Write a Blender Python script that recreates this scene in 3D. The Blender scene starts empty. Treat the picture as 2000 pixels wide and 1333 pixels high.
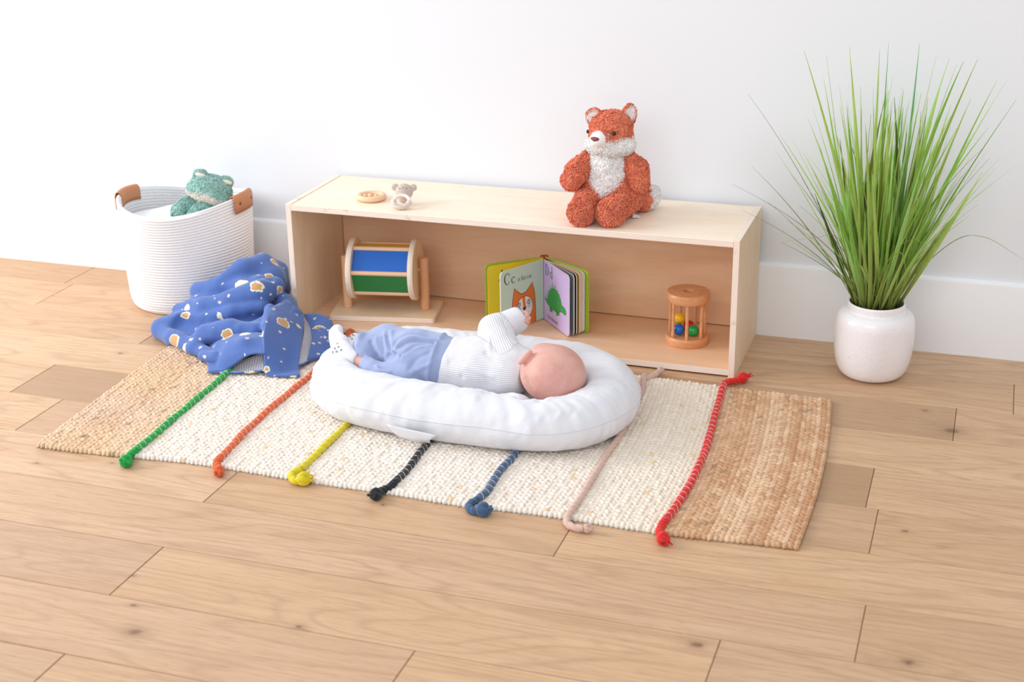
import bpy, bmesh, math, random
import numpy as np
from mathutils import Vector, Matrix
random.seed(7); RNG = np.random.default_rng(7)
PI = math.pi
SC = bpy.context.scene
COL = SC.collection

# ------------------------------------------------------------------ camera
CAM_LOC = (1.7429, -3.5993, 1.3776)
FW = Vector((-0.30201747, 0.88184130, -0.36213446))
RT = Vector((0.94771583, 0.31880574, -0.01405742))
UP = Vector((-0.10305413, 0.34744614, 0.93201986))
cam_d = bpy.data.cameras.new('camera'); cam = bpy.data.objects.new('camera', cam_d); COL.objects.link(cam)
M = Matrix((RT, UP, -FW)).transposed().to_4x4(); M.translation = CAM_LOC
cam.matrix_world = M
cam_d.sensor_width = 36; cam_d.lens = 2810.9 / 2000 * 36
cam_d.clip_start = .05
cam_d.dof.use_dof = True; cam_d.dof.focus_distance = 3.3; cam_d.dof.aperture_fstop = 4.2
SC.camera = cam

# ------------------------------------------------------------------ view, world, lights
SC.view_settings.view_transform = 'Standard'
SC.view_settings.look = 'None'
SC.view_settings.gamma = 1
SC.view_settings.use_curve_mapping = False
SC.view_settings.exposure = 0.0
W = bpy.data.worlds.new('world'); SC.world = W; W.use_nodes = True
bg = W.node_tree.nodes['Background']
bg.inputs[0].default_value = (.94, .965, 1, 1); bg.inputs[1].default_value = .95
def area(name, loc, target, sx, sy, power, col=(1, 1, 1)):
    l = bpy.data.lights.new(name, 'AREA'); l.shape = 'RECTANGLE'; l.size = sx; l.size_y = sy
    l.energy = power; l.color = col
    o = bpy.data.objects.new(name, l); COL.objects.link(o); o.location = loc
    o.rotation_euler = (Vector(target) - Vector(loc)).to_track_quat('-Z', 'Y').to_euler()
    return o
area('window_light', (-3.4, -1.6, 1.9), (0.3, -.5, 0.2), 2.2, 2.0, 150, (.98, .985, 1))
area('window_light', (.6, -5.4, 2.7), (0.5, -.3, 0.1), 3.0, 1.8, 50, (.98, .985, 1))

# ------------------------------------------------------------------ helpers
def lin(c):
    if isinstance(c, str):
        c = [int(c[i:i + 2], 16) / 255 for i in (0, 2, 4)]
        c = [x / 12.92 if x <= .04045 else ((x + .055) / 1.055) ** 2.4 for x in c]
    return (c[0], c[1], c[2], 1)
class NT:
    """tiny node-graph writer"""
    def __init__(s, name):
        s.m = bpy.data.materials.new(name); s.m.use_nodes = True
        s.t = s.m.node_tree; s.b = s.t.nodes['Principled BSDF']
    def put(s, sock, v):
        if hasattr(v, 'is_output'): s.t.links.new(v, sock)
        elif v is not None:
            if isinstance(v, str): v = lin(v)
            sock.default_value = v
    def n(s, typ, out=0, **kw):
        nd = s.t.nodes.new('ShaderNode' + typ)
        for k, v in kw.items():
            if k[0] == 'i' and k[1:].isdigit(): s.put(nd.inputs[int(k[1:])], v)
            elif k in nd.inputs and not hasattr(type(nd), k): s.put(nd.inputs[k], v)
            else: setattr(nd, k, v)
        s.last = nd
        return nd.outputs[out]
    def math(s, op, a, b=None, c=None, clamp=False):
        return s.n('Math', operation=op, i0=a, i1=b, i2=c, use_clamp=clamp)
    def mix(s, f, a, b, blend='MIX'):
        nd = s.t.nodes.new('ShaderNodeMix'); nd.data_type = 'RGBA'; nd.blend_type = blend; nd.clamp_factor = True
        s.put(nd.inputs[0], f); s.put(nd.inputs[6], a); s.put(nd.inputs[7], b)
        return nd.outputs[2]
    def ramp(s, f, stops, interp='LINEAR'):
        nd = s.t.nodes.new('ShaderNodeValToRGB'); s.put(nd.inputs[0], f); cr = nd.color_ramp; cr.interpolation = interp
        while len(cr.elements) < len(stops): cr.elements.new(.5)
        for e, (p, c) in zip(cr.elements, stops):
            e.position = p; e.color = lin(c) if isinstance(c, str) else (c, c, c, 1)
        return nd.outputs[0]
    def obj(s): return s.n('TexCoord', out=3)
    def map(s, v, scale=(1, 1, 1), loc=(0, 0, 0), rot=(0, 0, 0)):
        return s.n('Mapping', Vector=v, Scale=scale, Location=loc, Rotation=rot)
    def noise(s, v, scale, detail=3, rough=.5, dist=0, out=0):
        return s.n('TexNoise', out=out, Vector=v, Scale=scale, Detail=detail, Roughness=rough, Distortion=dist)
    def bump(s, h, strength=.3, dist=.001, normal=None):
        nd = s.t.nodes.new('ShaderNodeBump'); s.put(nd.inputs['Strength'], strength); s.put(nd.inputs['Distance'], dist)
        s.put(nd.inputs['Height'], h)
        if normal is not None: s.put(nd.inputs['Normal'], normal)
        return nd.outputs[0]
    def set(s, color=None, rough=None, normal=None, **kw):
        if color is not None: s.put(s.b.inputs['Base Color'], color)
        if rough is not None: s.put(s.b.inputs['Roughness'], rough)
        if normal is not None: s.put(s.b.inputs['Normal'], normal)
        for k, v in kw.items(): s.put(s.b.inputs[k.replace('_', ' ')], v)
        return s.m
def plain(name, c, rough=.6, **kw): return NT(name).set(color=lin(c), rough=rough, **kw)
def attr_mat(name, rough=.9, nscale=600, nstr=.4, sheen=.0, tint=None, attr='Col'):
    k = NT(name); a = k.n('Attribute', attribute_name=attr)
    nz = k.noise(k.obj(), nscale, 2)
    c = k.mix(.35, a, k.mix(nz, '000000', 'FFFFFF'), 'SOFT_LIGHT')
    return k.set(color=c, rough=rough, normal=k.bump(nz, nstr, .001), Sheen_Weight=sheen)

def setp(o, label=None, cat=None, group=None, kind=None):
    if label: o['label'] = label
    if cat: o['category'] = cat
    if group: o['group'] = group
    if kind: o['kind'] = kind
    return o
def empty(name, loc=(0, 0, 0), rz=0, label=None, cat=None, group=None):
    o = bpy.data.objects.new(name, None); COL.objects.link(o); o.location = loc; o.rotation_euler = (0, 0, rz)
    o.empty_display_size = .05
    return setp(o, label, cat, group)
def mesh_obj(name, V, Fc, mats, parent=None, smooth=True, midx=None, col=None, loc=None, rot=None):
    me = bpy.data.meshes.new(name)
    V = np.asarray(V, dtype=np.float32)
    if isinstance(Fc, np.ndarray):
        n, k = Fc.shape
        me.vertices.add(len(V)); me.vertices.foreach_set('co', V.ravel())
        me.loops.add(n * k); me.loops.foreach_set('vertex_index', Fc.astype(np.int32).ravel())
        me.polygons.add(n); me.polygons.foreach_set('loop_start', np.arange(0, n * k, k, dtype=np.int32))
        me.polygons.foreach_set('loop_total', np.full(n, k, dtype=np.int32))
    else:
        me.from_pydata([tuple(map(float, v)) for v in V], [], [tuple(int(i) for i in f) for f in Fc])
    if not isinstance(mats, (list, tuple)): mats = [mats]
    for m in mats: me.materials.append(m)
    if midx is not None: me.polygons.foreach_set('material_index', np.asarray(midx, dtype=np.int32))
    me.polygons.foreach_set('use_smooth', np.full(len(me.polygons), bool(smooth)))
    if col is not None:
        a = me.color_attributes.new('Col', 'FLOAT_COLOR', 'POINT')
        c = np.ones((len(V), 4), dtype=np.float32); c[:, :3] = col; a.data.foreach_set('color', c.ravel())
    me.update(); me.validate()
    o = bpy.data.objects.new(name, me); COL.objects.link(o)
    if parent is not None: o.parent = parent
    if loc is not None: o.location = loc
    if rot is not None: o.rotation_euler = rot
    return o
def bm_obj(name, bm, mats, parent=None, smooth=True, bevel=0, seg=2, loc=None, rot=None, autosm=True):
    me = bpy.data.meshes.new(name); bmesh.ops.recalc_face_normals(bm, faces=bm.faces); bm.to_mesh(me); bm.free()
    if not isinstance(mats, (list, tuple)): mats = [mats]
    for m in mats: me.materials.append(m)
    o = bpy.data.objects.new(name, me); COL.objects.link(o)
    if parent is not None: o.parent = parent
    if loc is not None: o.location = loc
    if rot is not None: o.rotation_euler = rot
    if bevel:
        b = o.modifiers.new('bevel', 'BEVEL'); b.width = bevel; b.segments = seg; b.limit_method = 'ANGLE'; b.angle_limit = .6
    for p in me.polygons: p.use_smooth = smooth
    if smooth and autosm:
        try: me.set_sharp_from_angle(angle=.7)
        except Exception: pass
    return o
def add_box(bm, x0, x1, y0, y1, z0, z1, mi=0):
    vs = [bm.verts.new(p) for p in [(x0, y0, z0), (x1, y0, z0), (x1, y1, z0), (x0, y1, z0), (x0, y0, z1), (x1, y0, z1), (x1, y1, z1), (x0, y1, z1)]]
    fs = []
    for f in [(0, 3, 2, 1), (4, 5, 6, 7), (0, 1, 5, 4), (1, 2, 6, 5), (2, 3, 7, 6), (3, 0, 4, 7)]:
        q = bm.faces.new([vs[i] for i in f]); q.material_index = mi; fs.append(q)
    return fs
def box(name, x0, x1, y0, y1, z0, z1, mats, parent=None, bevel=.001, fm=None, **kw):
    """fm: material index for faces (-z,+z,-y,+x,+y,-x)"""
    bm = bmesh.new(); fs = add_box(bm, x0, x1, y0, y1, z0, z1)
    if fm:
        for f, i in zip(fs, fm): f.material_index = i
    return bm_obj(name, bm, mats, parent, smooth=False, bevel=bevel, **kw)
def lathe(name, prof, mats, parent=None, seg=64, loc=None, rot=None, smooth=True, xs=1, ys=1, mi=None, closed=False):
    V = []; F = []; n = len(prof); MI = []
    for i, (r, z) in enumerate(prof):
        for j in range(seg):
            a = 2 * PI * j / seg; V.append((r * math.cos(a) * xs, r * math.sin(a) * ys, z))
    rng = n if closed else n - 1
    for i in range(rng):
        i2 = (i + 1) % n
        for j in range(seg):
            k = (j + 1) % seg; F.append((i * seg + j, i * seg + k, i2 * seg + k, i2 * seg + j)); MI.append(mi[i] if mi else 0)
    bm = bmesh.new(); vs = [bm.verts.new(v) for v in V]
    for f, m_ in zip(F, MI): bm.faces.new([vs[i] for i in f]).material_index = m_
    bmesh.ops.remove_doubles(bm, verts=bm.verts, dist=1e-6)
    return bm_obj(name, bm, mats, parent, smooth=smooth, loc=loc, rot=rot)
def spline(P, n):
    """Catmull-Rom through the points, n samples"""
    P = np.asarray(P, float); m = len(P)
    if m == 2: return P[0] + np.linspace(0, 1, n)[:, None] * (P[1] - P[0])
    E = np.vstack([2 * P[0] - P[1], P, 2 * P[-1] - P[-2]])
    t = np.linspace(0, m - 1 - 1e-9, n); i = t.astype(int); f = (t - i)[:, None]
    a, b, c, d = E[i], E[i + 1], E[i + 2], E[i + 3]
    return .5 * (2 * b + (c - a) * f + (2 * a - 5 * b + 4 * c - d) * f ** 2 + (3 * b - a - 3 * c + d) * f ** 3)
def tube_vf(P, R, seg=12, base=0, twist=None, caps=True):
    """tube along P (n,3) with radii R (n,) or function (i, angles)->radii"""
    P = np.asarray(P, float); n = len(P)
    T = np.gradient(P, axis=0); T /= np.linalg.norm(T, axis=1)[:, None] + 1e-12
    up = np.array([0, 0, 1.]) if abs(T[0][2]) < .9 else np.array([1., 0, 0])
    N = np.cross(T[0], up); N /= np.linalg.norm(N); V = []
    ang = np.arange(seg) / seg * 2 * PI
    for i in range(n):
        N = N - T[i] * N.dot(T[i]); N /= np.linalg.norm(N); B = np.cross(T[i], N)
        r = R(i, ang) if callable(R) else (R[i] if hasattr(R, '__len__') else R) * np.ones(seg)
        V.append(P[i] + (np.cos(ang) * r)[:, None] * N + (np.sin(ang) * r)[:, None] * B)
    V = np.vstack(V); F = []
    idx = np.arange(n * seg).reshape(n, seg)
    F = np.stack([idx[:-1], np.roll(idx, -1, 1)[:-1], np.roll(idx, -1, 1)[1:], idx[1:]], -1).reshape(-1, 4)
    if caps:
        V = np.vstack([V, P[0], P[-1]]); c0, c1 = n * seg, n * seg + 1
        j = np.arange(seg); j2 = (j + 1) % seg
        f0 = np.stack([j2, j, np.full(seg, c0), np.full(seg, c0)], -1); f1 = np.stack([idx[-1][j], idx[-1][j2], np.full(seg, c1), np.full(seg, c1)], -1)
        F = [tuple(f) for f in F] + [tuple(f[:3]) for f in f0] + [tuple(f[:3]) for f in f1]
        F = [tuple(int(k) + base for k in f) for f in F]
    else: F = [tuple(int(k) + base for k in f) for f in F]
    return V, F
class MB:
    """collects pieces into one mesh"""
    def __init__(s): s.V = []; s.F = []; s.M = []; s.n = 0
    def add(s, V, F, mi=0):
        s.V.append(np.asarray(V, float)); s.F += [tuple(i + s.n for i in f) for f in F]; s.M += [mi] * len(F); s.n += len(V)
    def tube(s, P, R, seg=12, mi=0): s.add(*tube_vf(P, R, seg), mi)
    def build(s, name, mats, parent=None, smooth=True, **kw): return mesh_obj(name, np.vstack(s.V), s.F, mats, parent, smooth, midx=s.M, **kw)
def torus_vf(R, r, seg=48, rs=14, center=(0, 0, 0), tilt=None, zs=1):
    a = np.arange(seg) / seg * 2 * PI; b = np.arange(rs) / rs * 2 * PI
    A, B = np.meshgrid(a, b, indexing='ij')
    V = np.stack([(R + r * np.cos(B)) * np.cos(A), (R + r * np.cos(B)) * np.sin(A), r * np.sin(B) * zs], -1).reshape(-1, 3)
    if tilt is not None: V = V @ np.array(Matrix(tilt).to_3x3()).T
    V += np.array(center); idx = np.arange(seg * rs).reshape(seg, rs)
    F = np.stack([idx, np.roll(idx, -1, 0), np.roll(np.roll(idx, -1, 0), -1, 1), np.roll(idx, -1, 1)], -1).reshape(-1, 4)
    return V, [tuple(int(i) for i in f) for f in F]
def sstep(x, a, b):
    t = np.clip((x - a) / (b - a), 0, 1); return t * t * (3 - 2 * t)
# --- signed-distance modelling: smooth unions of tapered chains and ellipsoids, meshed by surface nets
def smin(a, b, k):
    if k <= 0: return np.minimum(a, b)
    h = np.maximum(k - np.abs(a - b), 0) / k
    return np.minimum(a, b) - h * h * k * .25
def smax(a, b, k): return -smin(-a, -b, k)
def d_chain(P, pts, rad, k=0.0):
    """pts (m,3), rad (m,): tapered capsules"""
    pts = np.asarray(pts, float); d = None
    if np.isscalar(rad): rad = [rad] * len(pts)
    for i in range(len(pts) - 1):
        a, b = pts[i], pts[i + 1]; ab = b - a; L = ab.dot(ab) + 1e-12
        t = np.clip(((P - a) @ ab) / L, 0, 1)
        q = np.linalg.norm(P - a - t[..., None] * ab, axis=-1) - (rad[i] + (rad[i + 1] - rad[i]) * t)
        d = q if d is None else smin(d, q, k)
    return d
def d_ell(P, c, r, R=None):
    q = P - np.array(c, float)
    if R is not None: q = q @ np.array(R)
    r = np.array(r, float); k0 = np.linalg.norm(q / r, axis=-1); k1 = np.linalg.norm(q / (r * r), axis=-1)
    return k0 * (k0 - 1) / (k1 + 1e-9)
def d_box(P, c, h, r=0, R=None):
    q = P - np.array(c, float)
    if R is not None: q = q @ np.array(R)
    q = np.abs(q) - (np.array(h, float) - r)
    return np.linalg.norm(np.maximum(q, 0), axis=-1) + np.minimum(q.max(-1), 0) - r
def rotm(rx=0, ry=0, rz=0): return np.array((Matrix.Rotation(rz, 3, 'Z') @ Matrix.Rotation(ry, 3, 'Y') @ Matrix.Rotation(rx, 3, 'X')))
def vnoise(P, s, seed=0):
    """smooth value noise in [-1,1]"""
    q = P * s + 100 + seed * 17.3; i = np.floor(q).astype(np.int64); f = q - i; f = f * f * (3 - 2 * f)
    def h(x, y, z):
        n = (x * 73856093) ^ (y * 19349663) ^ (z * 83492791) ^ (seed * 2654435 + 12345)
        n = (n ^ (n >> 13)) * 1274126177; n = n ^ (n >> 16)
        return (n & 0xffff) / 32767.5 - 1
    r = 0
    for dx in (0, 1):
        for dy in (0, 1):
            for dz in (0, 1):
                w = (f[..., 0] if dx else 1 - f[..., 0]) * (f[..., 1] if dy else 1 - f[..., 1]) * (f[..., 2] if dz else 1 - f[..., 2])
                r = r + w * h(i[..., 0] + dx, i[..., 1] + dy, i[..., 2] + dz)
    return r
def surface_net(func, lo, hi, step):
    lo = np.array(lo, float); hi = np.array(hi, float); n = np.ceil((hi - lo) / step).astype(int) + 1
    ax = [lo[i] + step * np.arange(n[i]) for i in range(3)]
    D = np.empty(tuple(n), dtype=np.float32)
    ch = max(1, int(400000 // (n[1] * n[2])))
    for s in range(0, n[0], ch):
        g = np.stack(np.meshgrid(ax[0][s:s + ch], ax[1], ax[2], indexing='ij'), -1); D[s:s + ch] = func(g)
    S = D < 0
    c = [S[a:n[0] - 1 + a, b:n[1] - 1 + b, d:n[2] - 1 + d] for a in (0, 1) for b in (0, 1) for d in (0, 1)]
    tot = sum(x.astype(np.int8) for x in c); act = (tot > 0) & (tot < 8)
    ids = -np.ones(act.shape, dtype=np.int64); ijk = np.argwhere(act); ids[act] = np.arange(len(ijk))
    acc = np.zeros((len(ijk), 3)); cnt = np.zeros(len(ijk))
    cor = [(a, b, d) for a in (0, 1) for b in (0, 1) for d in (0, 1)]
    val = {q: D[ijk[:, 0] + q[0], ijk[:, 1] + q[1], ijk[:, 2] + q[2]] for q in cor}
    for q in cor:
        for ax_ in range(3):
            if q[ax_] == 0:
                r = list(q); r[ax_] = 1; r = tuple(r); va, vb = val[q], val[r]; m = (va < 0) != (vb < 0)
                t = va / (va - vb + 1e-12); p = np.array(q, float)[None].repeat(len(ijk), 0); p[:, ax_] = t
                acc[m] += p[m]; cnt[m] += 1
    V = lo + (ijk + acc / cnt[:, None]) * step
    Fs = []
    for ax_ in range(3):
        sl0 = [slice(None)] * 3; sl1 = [slice(None)] * 3; sl0[ax_] = slice(0, -1); sl1[ax_] = slice(1, None)
        a, b = S[tuple(sl0)], S[tuple(sl1)]; e = np.argwhere(a != b); flip = a[tuple(e.T)]
        o1, o2 = (ax_ + 1) % 3, (ax_ + 2) % 3
        ok = (e[:, o1] > 0) & (e[:, o2] > 0) & (e[:, o1] < n[o1] - 1) & (e[:, o2] < n[o2] - 1); e = e[ok]; flip = flip[ok]
        def gid(d1, d2):
            w = e.copy(); w[:, o1] -= d1; w[:, o2] -= d2; return ids[tuple(w.T)]
        q = np.stack([gid(1, 1), gid(0, 1), gid(0, 0), gid(1, 0)], -1)
        q[~flip] = q[~flip][:, ::-1]; Fs.append(q)
    F = np.vstack(Fs); F = F[(F >= 0).all(1)]
    return V, F
def vnormals(V, F):
    a = V[F[:, 2]] - V[F[:, 0]]; b = V[F[:, 3]] - V[F[:, 1]]; fn = np.cross(a, b); N = np.zeros_like(V)
    for j in range(4): np.add.at(N, F[:, j], fn)
    return N / (np.linalg.norm(N, axis=1)[:, None] + 1e-12)
def relax(V, F, it=2, f=.5):
    for _ in range(it):
        A = np.zeros_like(V); c = np.zeros(len(V))
        for j in range(4):
            for k in (1, 3): np.add.at(A, F[:, j], V[F[:, (j + k) % 4]]); np.add.at(c, F[:, j], 1)
        V = V + f * (A / np.maximum(c, 1)[:, None] - V)
    return V
def sdf_obj(name, func, lo, hi, step, mats, parent=None, colf=None, midf=None, it=1, disp=None, **kw):
    V, F = surface_net(func, lo, hi, step); V = relax(V, F, it)
    if disp is not None: V = V + vnormals(V, F) * disp(V)[:, None]
    col = colf(V, vnormals(V, F)) if colf else None
    mi = midf(V[F].mean(1)) if midf else None
    return mesh_obj(name, V, F, mats, parent, col=col, midx=mi, **kw)
def plush_obj(name, func, lo, hi, step, mat, parent, colf, n_tuft, length=.006, width=.0016, curl=1.0, bumps=.0016, seed=1, flow=(0, 0, -1)):
    """soft toy part: lumpy skin with curly pile, one mesh"""
    rg = np.random.default_rng(seed); n_tuft = int(n_tuft * 1.8); width *= .68; length *= .92
    V, F = surface_net(func, lo, hi, step); V = relax(V, F, 2); N = vnormals(V, F)
    V = V + N * (bumps * (vnoise(V, 150, seed) + .6 * vnoise(V, 320, seed + 3)))[:, None]
    N = vnormals(V, F); C = colf(V)
    a = V[F[:, 2]] - V[F[:, 0]]; b = V[F[:, 3]] - V[F[:, 1]]; ar = np.linalg.norm(np.cross(a, b), axis=1); fi = rg.choice(len(F), n_tuft, p=ar / ar.sum())
    w = rg.random((n_tuft, 4)) ; w /= w.sum(1)[:, None]
    P = (V[F[fi]] * w[:, :, None]).sum(1); Nn = N[F[fi]].mean(1); Nn /= np.linalg.norm(Nn, axis=1)[:, None] + 1e-9; Cc = (C[F[fi]] * w[:, :, None]).sum(1)
    fl = np.stack([vnoise(P, 90, seed + 5), vnoise(P, 90, seed + 6), vnoise(P, 90, seed + 7)], -1) * curl + np.array(flow) * .5 + rg.normal(0, .25, P.shape)
    T = fl - Nn * (fl * Nn).sum(1)[:, None]; T /= np.linalg.norm(T, axis=1)[:, None] + 1e-9; B = np.cross(Nn, T)
    L = length * rg.uniform(.6, 1.3, n_tuft)[:, None] * np.where(Cc.min(1) > .75, .62, 1.)[:, None]; wd = width * rg.uniform(.7, 1.3, n_tuft)[:, None]
    p0 = P - Nn * .0008
    rows = []
    for t, h, x, ww in ((0, 0, 0, 1), (.4, .36, .28, .95), (.75, .46, .68, .7)):
        c = p0 + Nn * (L * h) + T * (L * x); rows += [c - B * wd * ww + 0 * c, c + Nn * wd * .6 * ww, c + B * wd * ww]
    rows.append(p0 + Nn * (L * .34) + T * (L * 1.05))
    TV = np.stack(rows, 1); base = len(V) + np.arange(n_tuft)[:, None] * 10
    q = []
    for r in (0, 3):
        for j in (0, 1, 2):
            j2 = (j + 1) % 3; q.append([r + j, r + 3 + j, r + 3 + j2, r + j2])
    q += [[6, 9, 7, 7], [7, 9, 8, 8], [8, 9, 6, 6]]
    q = np.array(q)
    quads = (base[:, None, :] + q[:6][None]).reshape(-1, 4); tris = (base[:, None, :] + q[6:, :3][None]).reshape(-1, 3)
    allV = np.vstack([V, TV.reshape(-1, 3)])
    sh = np.array([.94] * 3 + [1.0] * 3 + [1.05] * 3 + [1.08])[None, :, None] * rg.uniform(.86, 1.12, (n_tuft, 1, 1))
    allC = np.vstack([C, (Cc[:, None, :] * sh).reshape(-1, 3)])
    me = bpy.data.meshes.new(name); me.vertices.add(len(allV)); me.vertices.foreach_set('co', allV.astype(np.float32).ravel())
    Q = np.vstack([F, quads]); nl = len(Q) * 4 + len(tris) * 3; me.loops.add(nl)
    me.loops.foreach_set('vertex_index', np.concatenate([Q.ravel(), tris.ravel()]).astype(np.int32))
    me.polygons.add(len(Q) + len(tris))
    me.polygons.foreach_set('loop_start', np.concatenate([np.arange(len(Q)) * 4, len(Q) * 4 + np.arange(len(tris)) * 3]).astype(np.int32))
    me.polygons.foreach_set('loop_total', np.concatenate([np.full(len(Q), 4), np.full(len(tris), 3)]).astype(np.int32))
    me.polygons.foreach_set('use_smooth', np.ones(len(me.polygons), dtype=bool)); me.materials.append(mat)
    at = me.color_attributes.new('Col', 'FLOAT_COLOR', 'POINT'); c4 = np.ones((len(allV), 4), dtype=np.float32); c4[:, :3] = np.clip(allC, 0, 1); at.data.foreach_set('color', c4.ravel())
    me.update()
    o = bpy.data.objects.new(name, me); COL.objects.link(o); o.parent = parent
    return o
def lc(h): return np.array(lin(h)[:3])

# ------------------------------------------------------------------ materials of the room
def wood_floor():
    k = NT('oak_floor'); o = k.obj(); tone = k.n('Attribute', attribute_name='Col')
    sx = k.n('SeparateXYZ', Vector=tone); rnd = k.last.outputs[0]; ton = k.last.outputs[1]; pk = k.last.outputs[2]
    off = k.n('CombineXYZ', X=k.math('MULTIPLY', rnd, 37.), Y=k.math('MULTIPLY', rnd, 91.), Z=k.math('MULTIPLY', rnd, 13.))
    v = k.n('VectorMath', operation='ADD', i0=o, i1=off)
    fig = k.noise(k.map(v, (1.0, 7, 1)), 1.0, 1.5, .45, .35)
    rings = k.math('FRACT', k.math('MULTIPLY', fig, 13.))
    rings = k.math('ABSOLUTE', k.math('SUBTRACT', rings, .5))
    rings = k.math('MULTIPLY', rings, 2.)
    fine = k.noise(k.map(v, (6, 160, 1)), 1, 4, .6)
    med = k.noise(k.map(v, (1.5, 14, 1)), 1, 3, .6, .5)
    pores = k.noise(k.map(v, (22, 420, 1)), 1, 2, .5)
    c = k.ramp(ton, [(0, 'AC8A6A'), (.35, 'C09C77'), (.65, 'D1AC86'), (1, 'E0C19E')])
    c = k.mix(k.math('MULTIPLY', pk, .5), c, 'C4A28C')
    c = k.mix(k.ramp(rings, [(0, 0.0), (.6, 0.05), (1, .46)]), c, 'A98464')
    c = k.mix(k.ramp(med, [(.35, .34), (.6, 0.0)]), c, 'B88F6A')
    c = k.mix(k.ramp(fine, [(.45, .0), (.7, .42)]), c, 'AB8262')
    c = k.mix(k.ramp(pores, [(.56, .0), (.70, .40)]), c, '94704F')
    # knots
    s = k.n('SeparateXYZ', Vector=o); X, Y = k.last.outputs[0], k.last.outputs[1]
    wob = k.math('MULTIPLY', k.math('SUBTRACT', k.noise(o, 60, 2), .5), .02)
    for kx, ky, kr in [(1.725, -.492, .022), (.409, -1.766, .016), (.678, -1.665, .009), (1.353, -1.513, .013), (1.70, -1.46, .014), (.637, -1.2, .007), (-.172, -1.242, .005), (-.009, -1.193, .005), (.30, -1.6, .004), (.36, -1.69, .006), (-.36, -.62, .008), (1.66, -.395, .006), (1.66, -1.0, .006)]:
        dx = k.math('ADD', k.math('SUBTRACT', X, kx), wob); dy = k.math('MULTIPLY', k.math('SUBTRACT', Y, ky), 1.25)
        d = k.math('SQRT', k.math('ADD', k.math('MULTIPLY', dx, dx), k.math('MULTIPLY', dy, dy)))
        d2 = k.math('DIVIDE', d, kr)
        m = k.ramp(k.math('MULTIPLY', d2, .25), [(0, 1.), (.1, .9), (.22, .35), (.5, .12), (1, 0.)])
        c = k.mix(k.math('MULTIPLY', m, .85), c, '6E4A36')
    h = k.math('ADD', k.math('MULTIPLY', fine, -.5), k.math('MULTIPLY', rings, -.3))
    return k.set(color=c, rough=k.math('ADD', .42, k.math('MULTIPLY', fine, .12)), normal=k.bump(h, .12, .0006), Specular_IOR_Level=.45)
def birch(name, c0='EFD3B4', c1='E3C09C', axis='x', rough=.5):
    k = NT(name); o = k.obj()
    sc = {'x': (1.2, 9, 9), 'y': (9, 1.2, 9), 'z': (9, 9, 1.2)}[axis]
    a = k.noise(k.map(o, sc), 1.6, 3, .5, .9)
    f = k.noise(k.map(o, tuple(q * 12 for q in sc)), 1, 3, .6)
    c = k.mix(k.ramp(a, [(.3, 0.), (.7, 1.)]), c0, c1)
    c = k.mix(k.ramp(f, [(.5, 0.), (.8, .25)]), c, 'CFA27C')
    return k.set(color=c, rough=rough, normal=k.bump(f, .06, .0004), Specular_IOR_Level=.35)
def ply(name, axis, t0, th, n=9):
    """plywood edge: thin alternating layers across the board thickness"""
    k = NT(name); o = k.obj(); k.n('SeparateXYZ', Vector=o); s = k.last.outputs['XYZ'.index(axis)]
    u = k.math('DIVIDE', k.math('SUBTRACT', s, t0), th)
    w = k.math('SINE', k.math('MULTIPLY', u, n * PI))
    nz = k.noise(k.map(o, (30, 30, 30)), 1, 2)
    c = k.mix(k.ramp(w, [(.35, 0.), (.65, 1.)]), 'F8ECE2', 'DDBFA6')
    c = k.mix(k.ramp(nz, [(.62, 0.), (.75, .5)]), c, 'B08F76')
    return k.set(color=c, rough=.6)
M_floor = wood_floor()
M_gap = plain('floor_gap', '6B4A35', .9)
def wallm(name, c, bump=.05):
    k = NT(name); o = k.obj(); n = k.noise(o, 90, 4)
    return k.set(color=lin(c), rough=.75, normal=k.bump(n, bump, .001), Specular_IOR_Level=.25)
M_wall = wallm('wall_paint', 'E4E7EC'); M_base = wallm('baseboard_paint', 'F0F0F2', .02)

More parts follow.
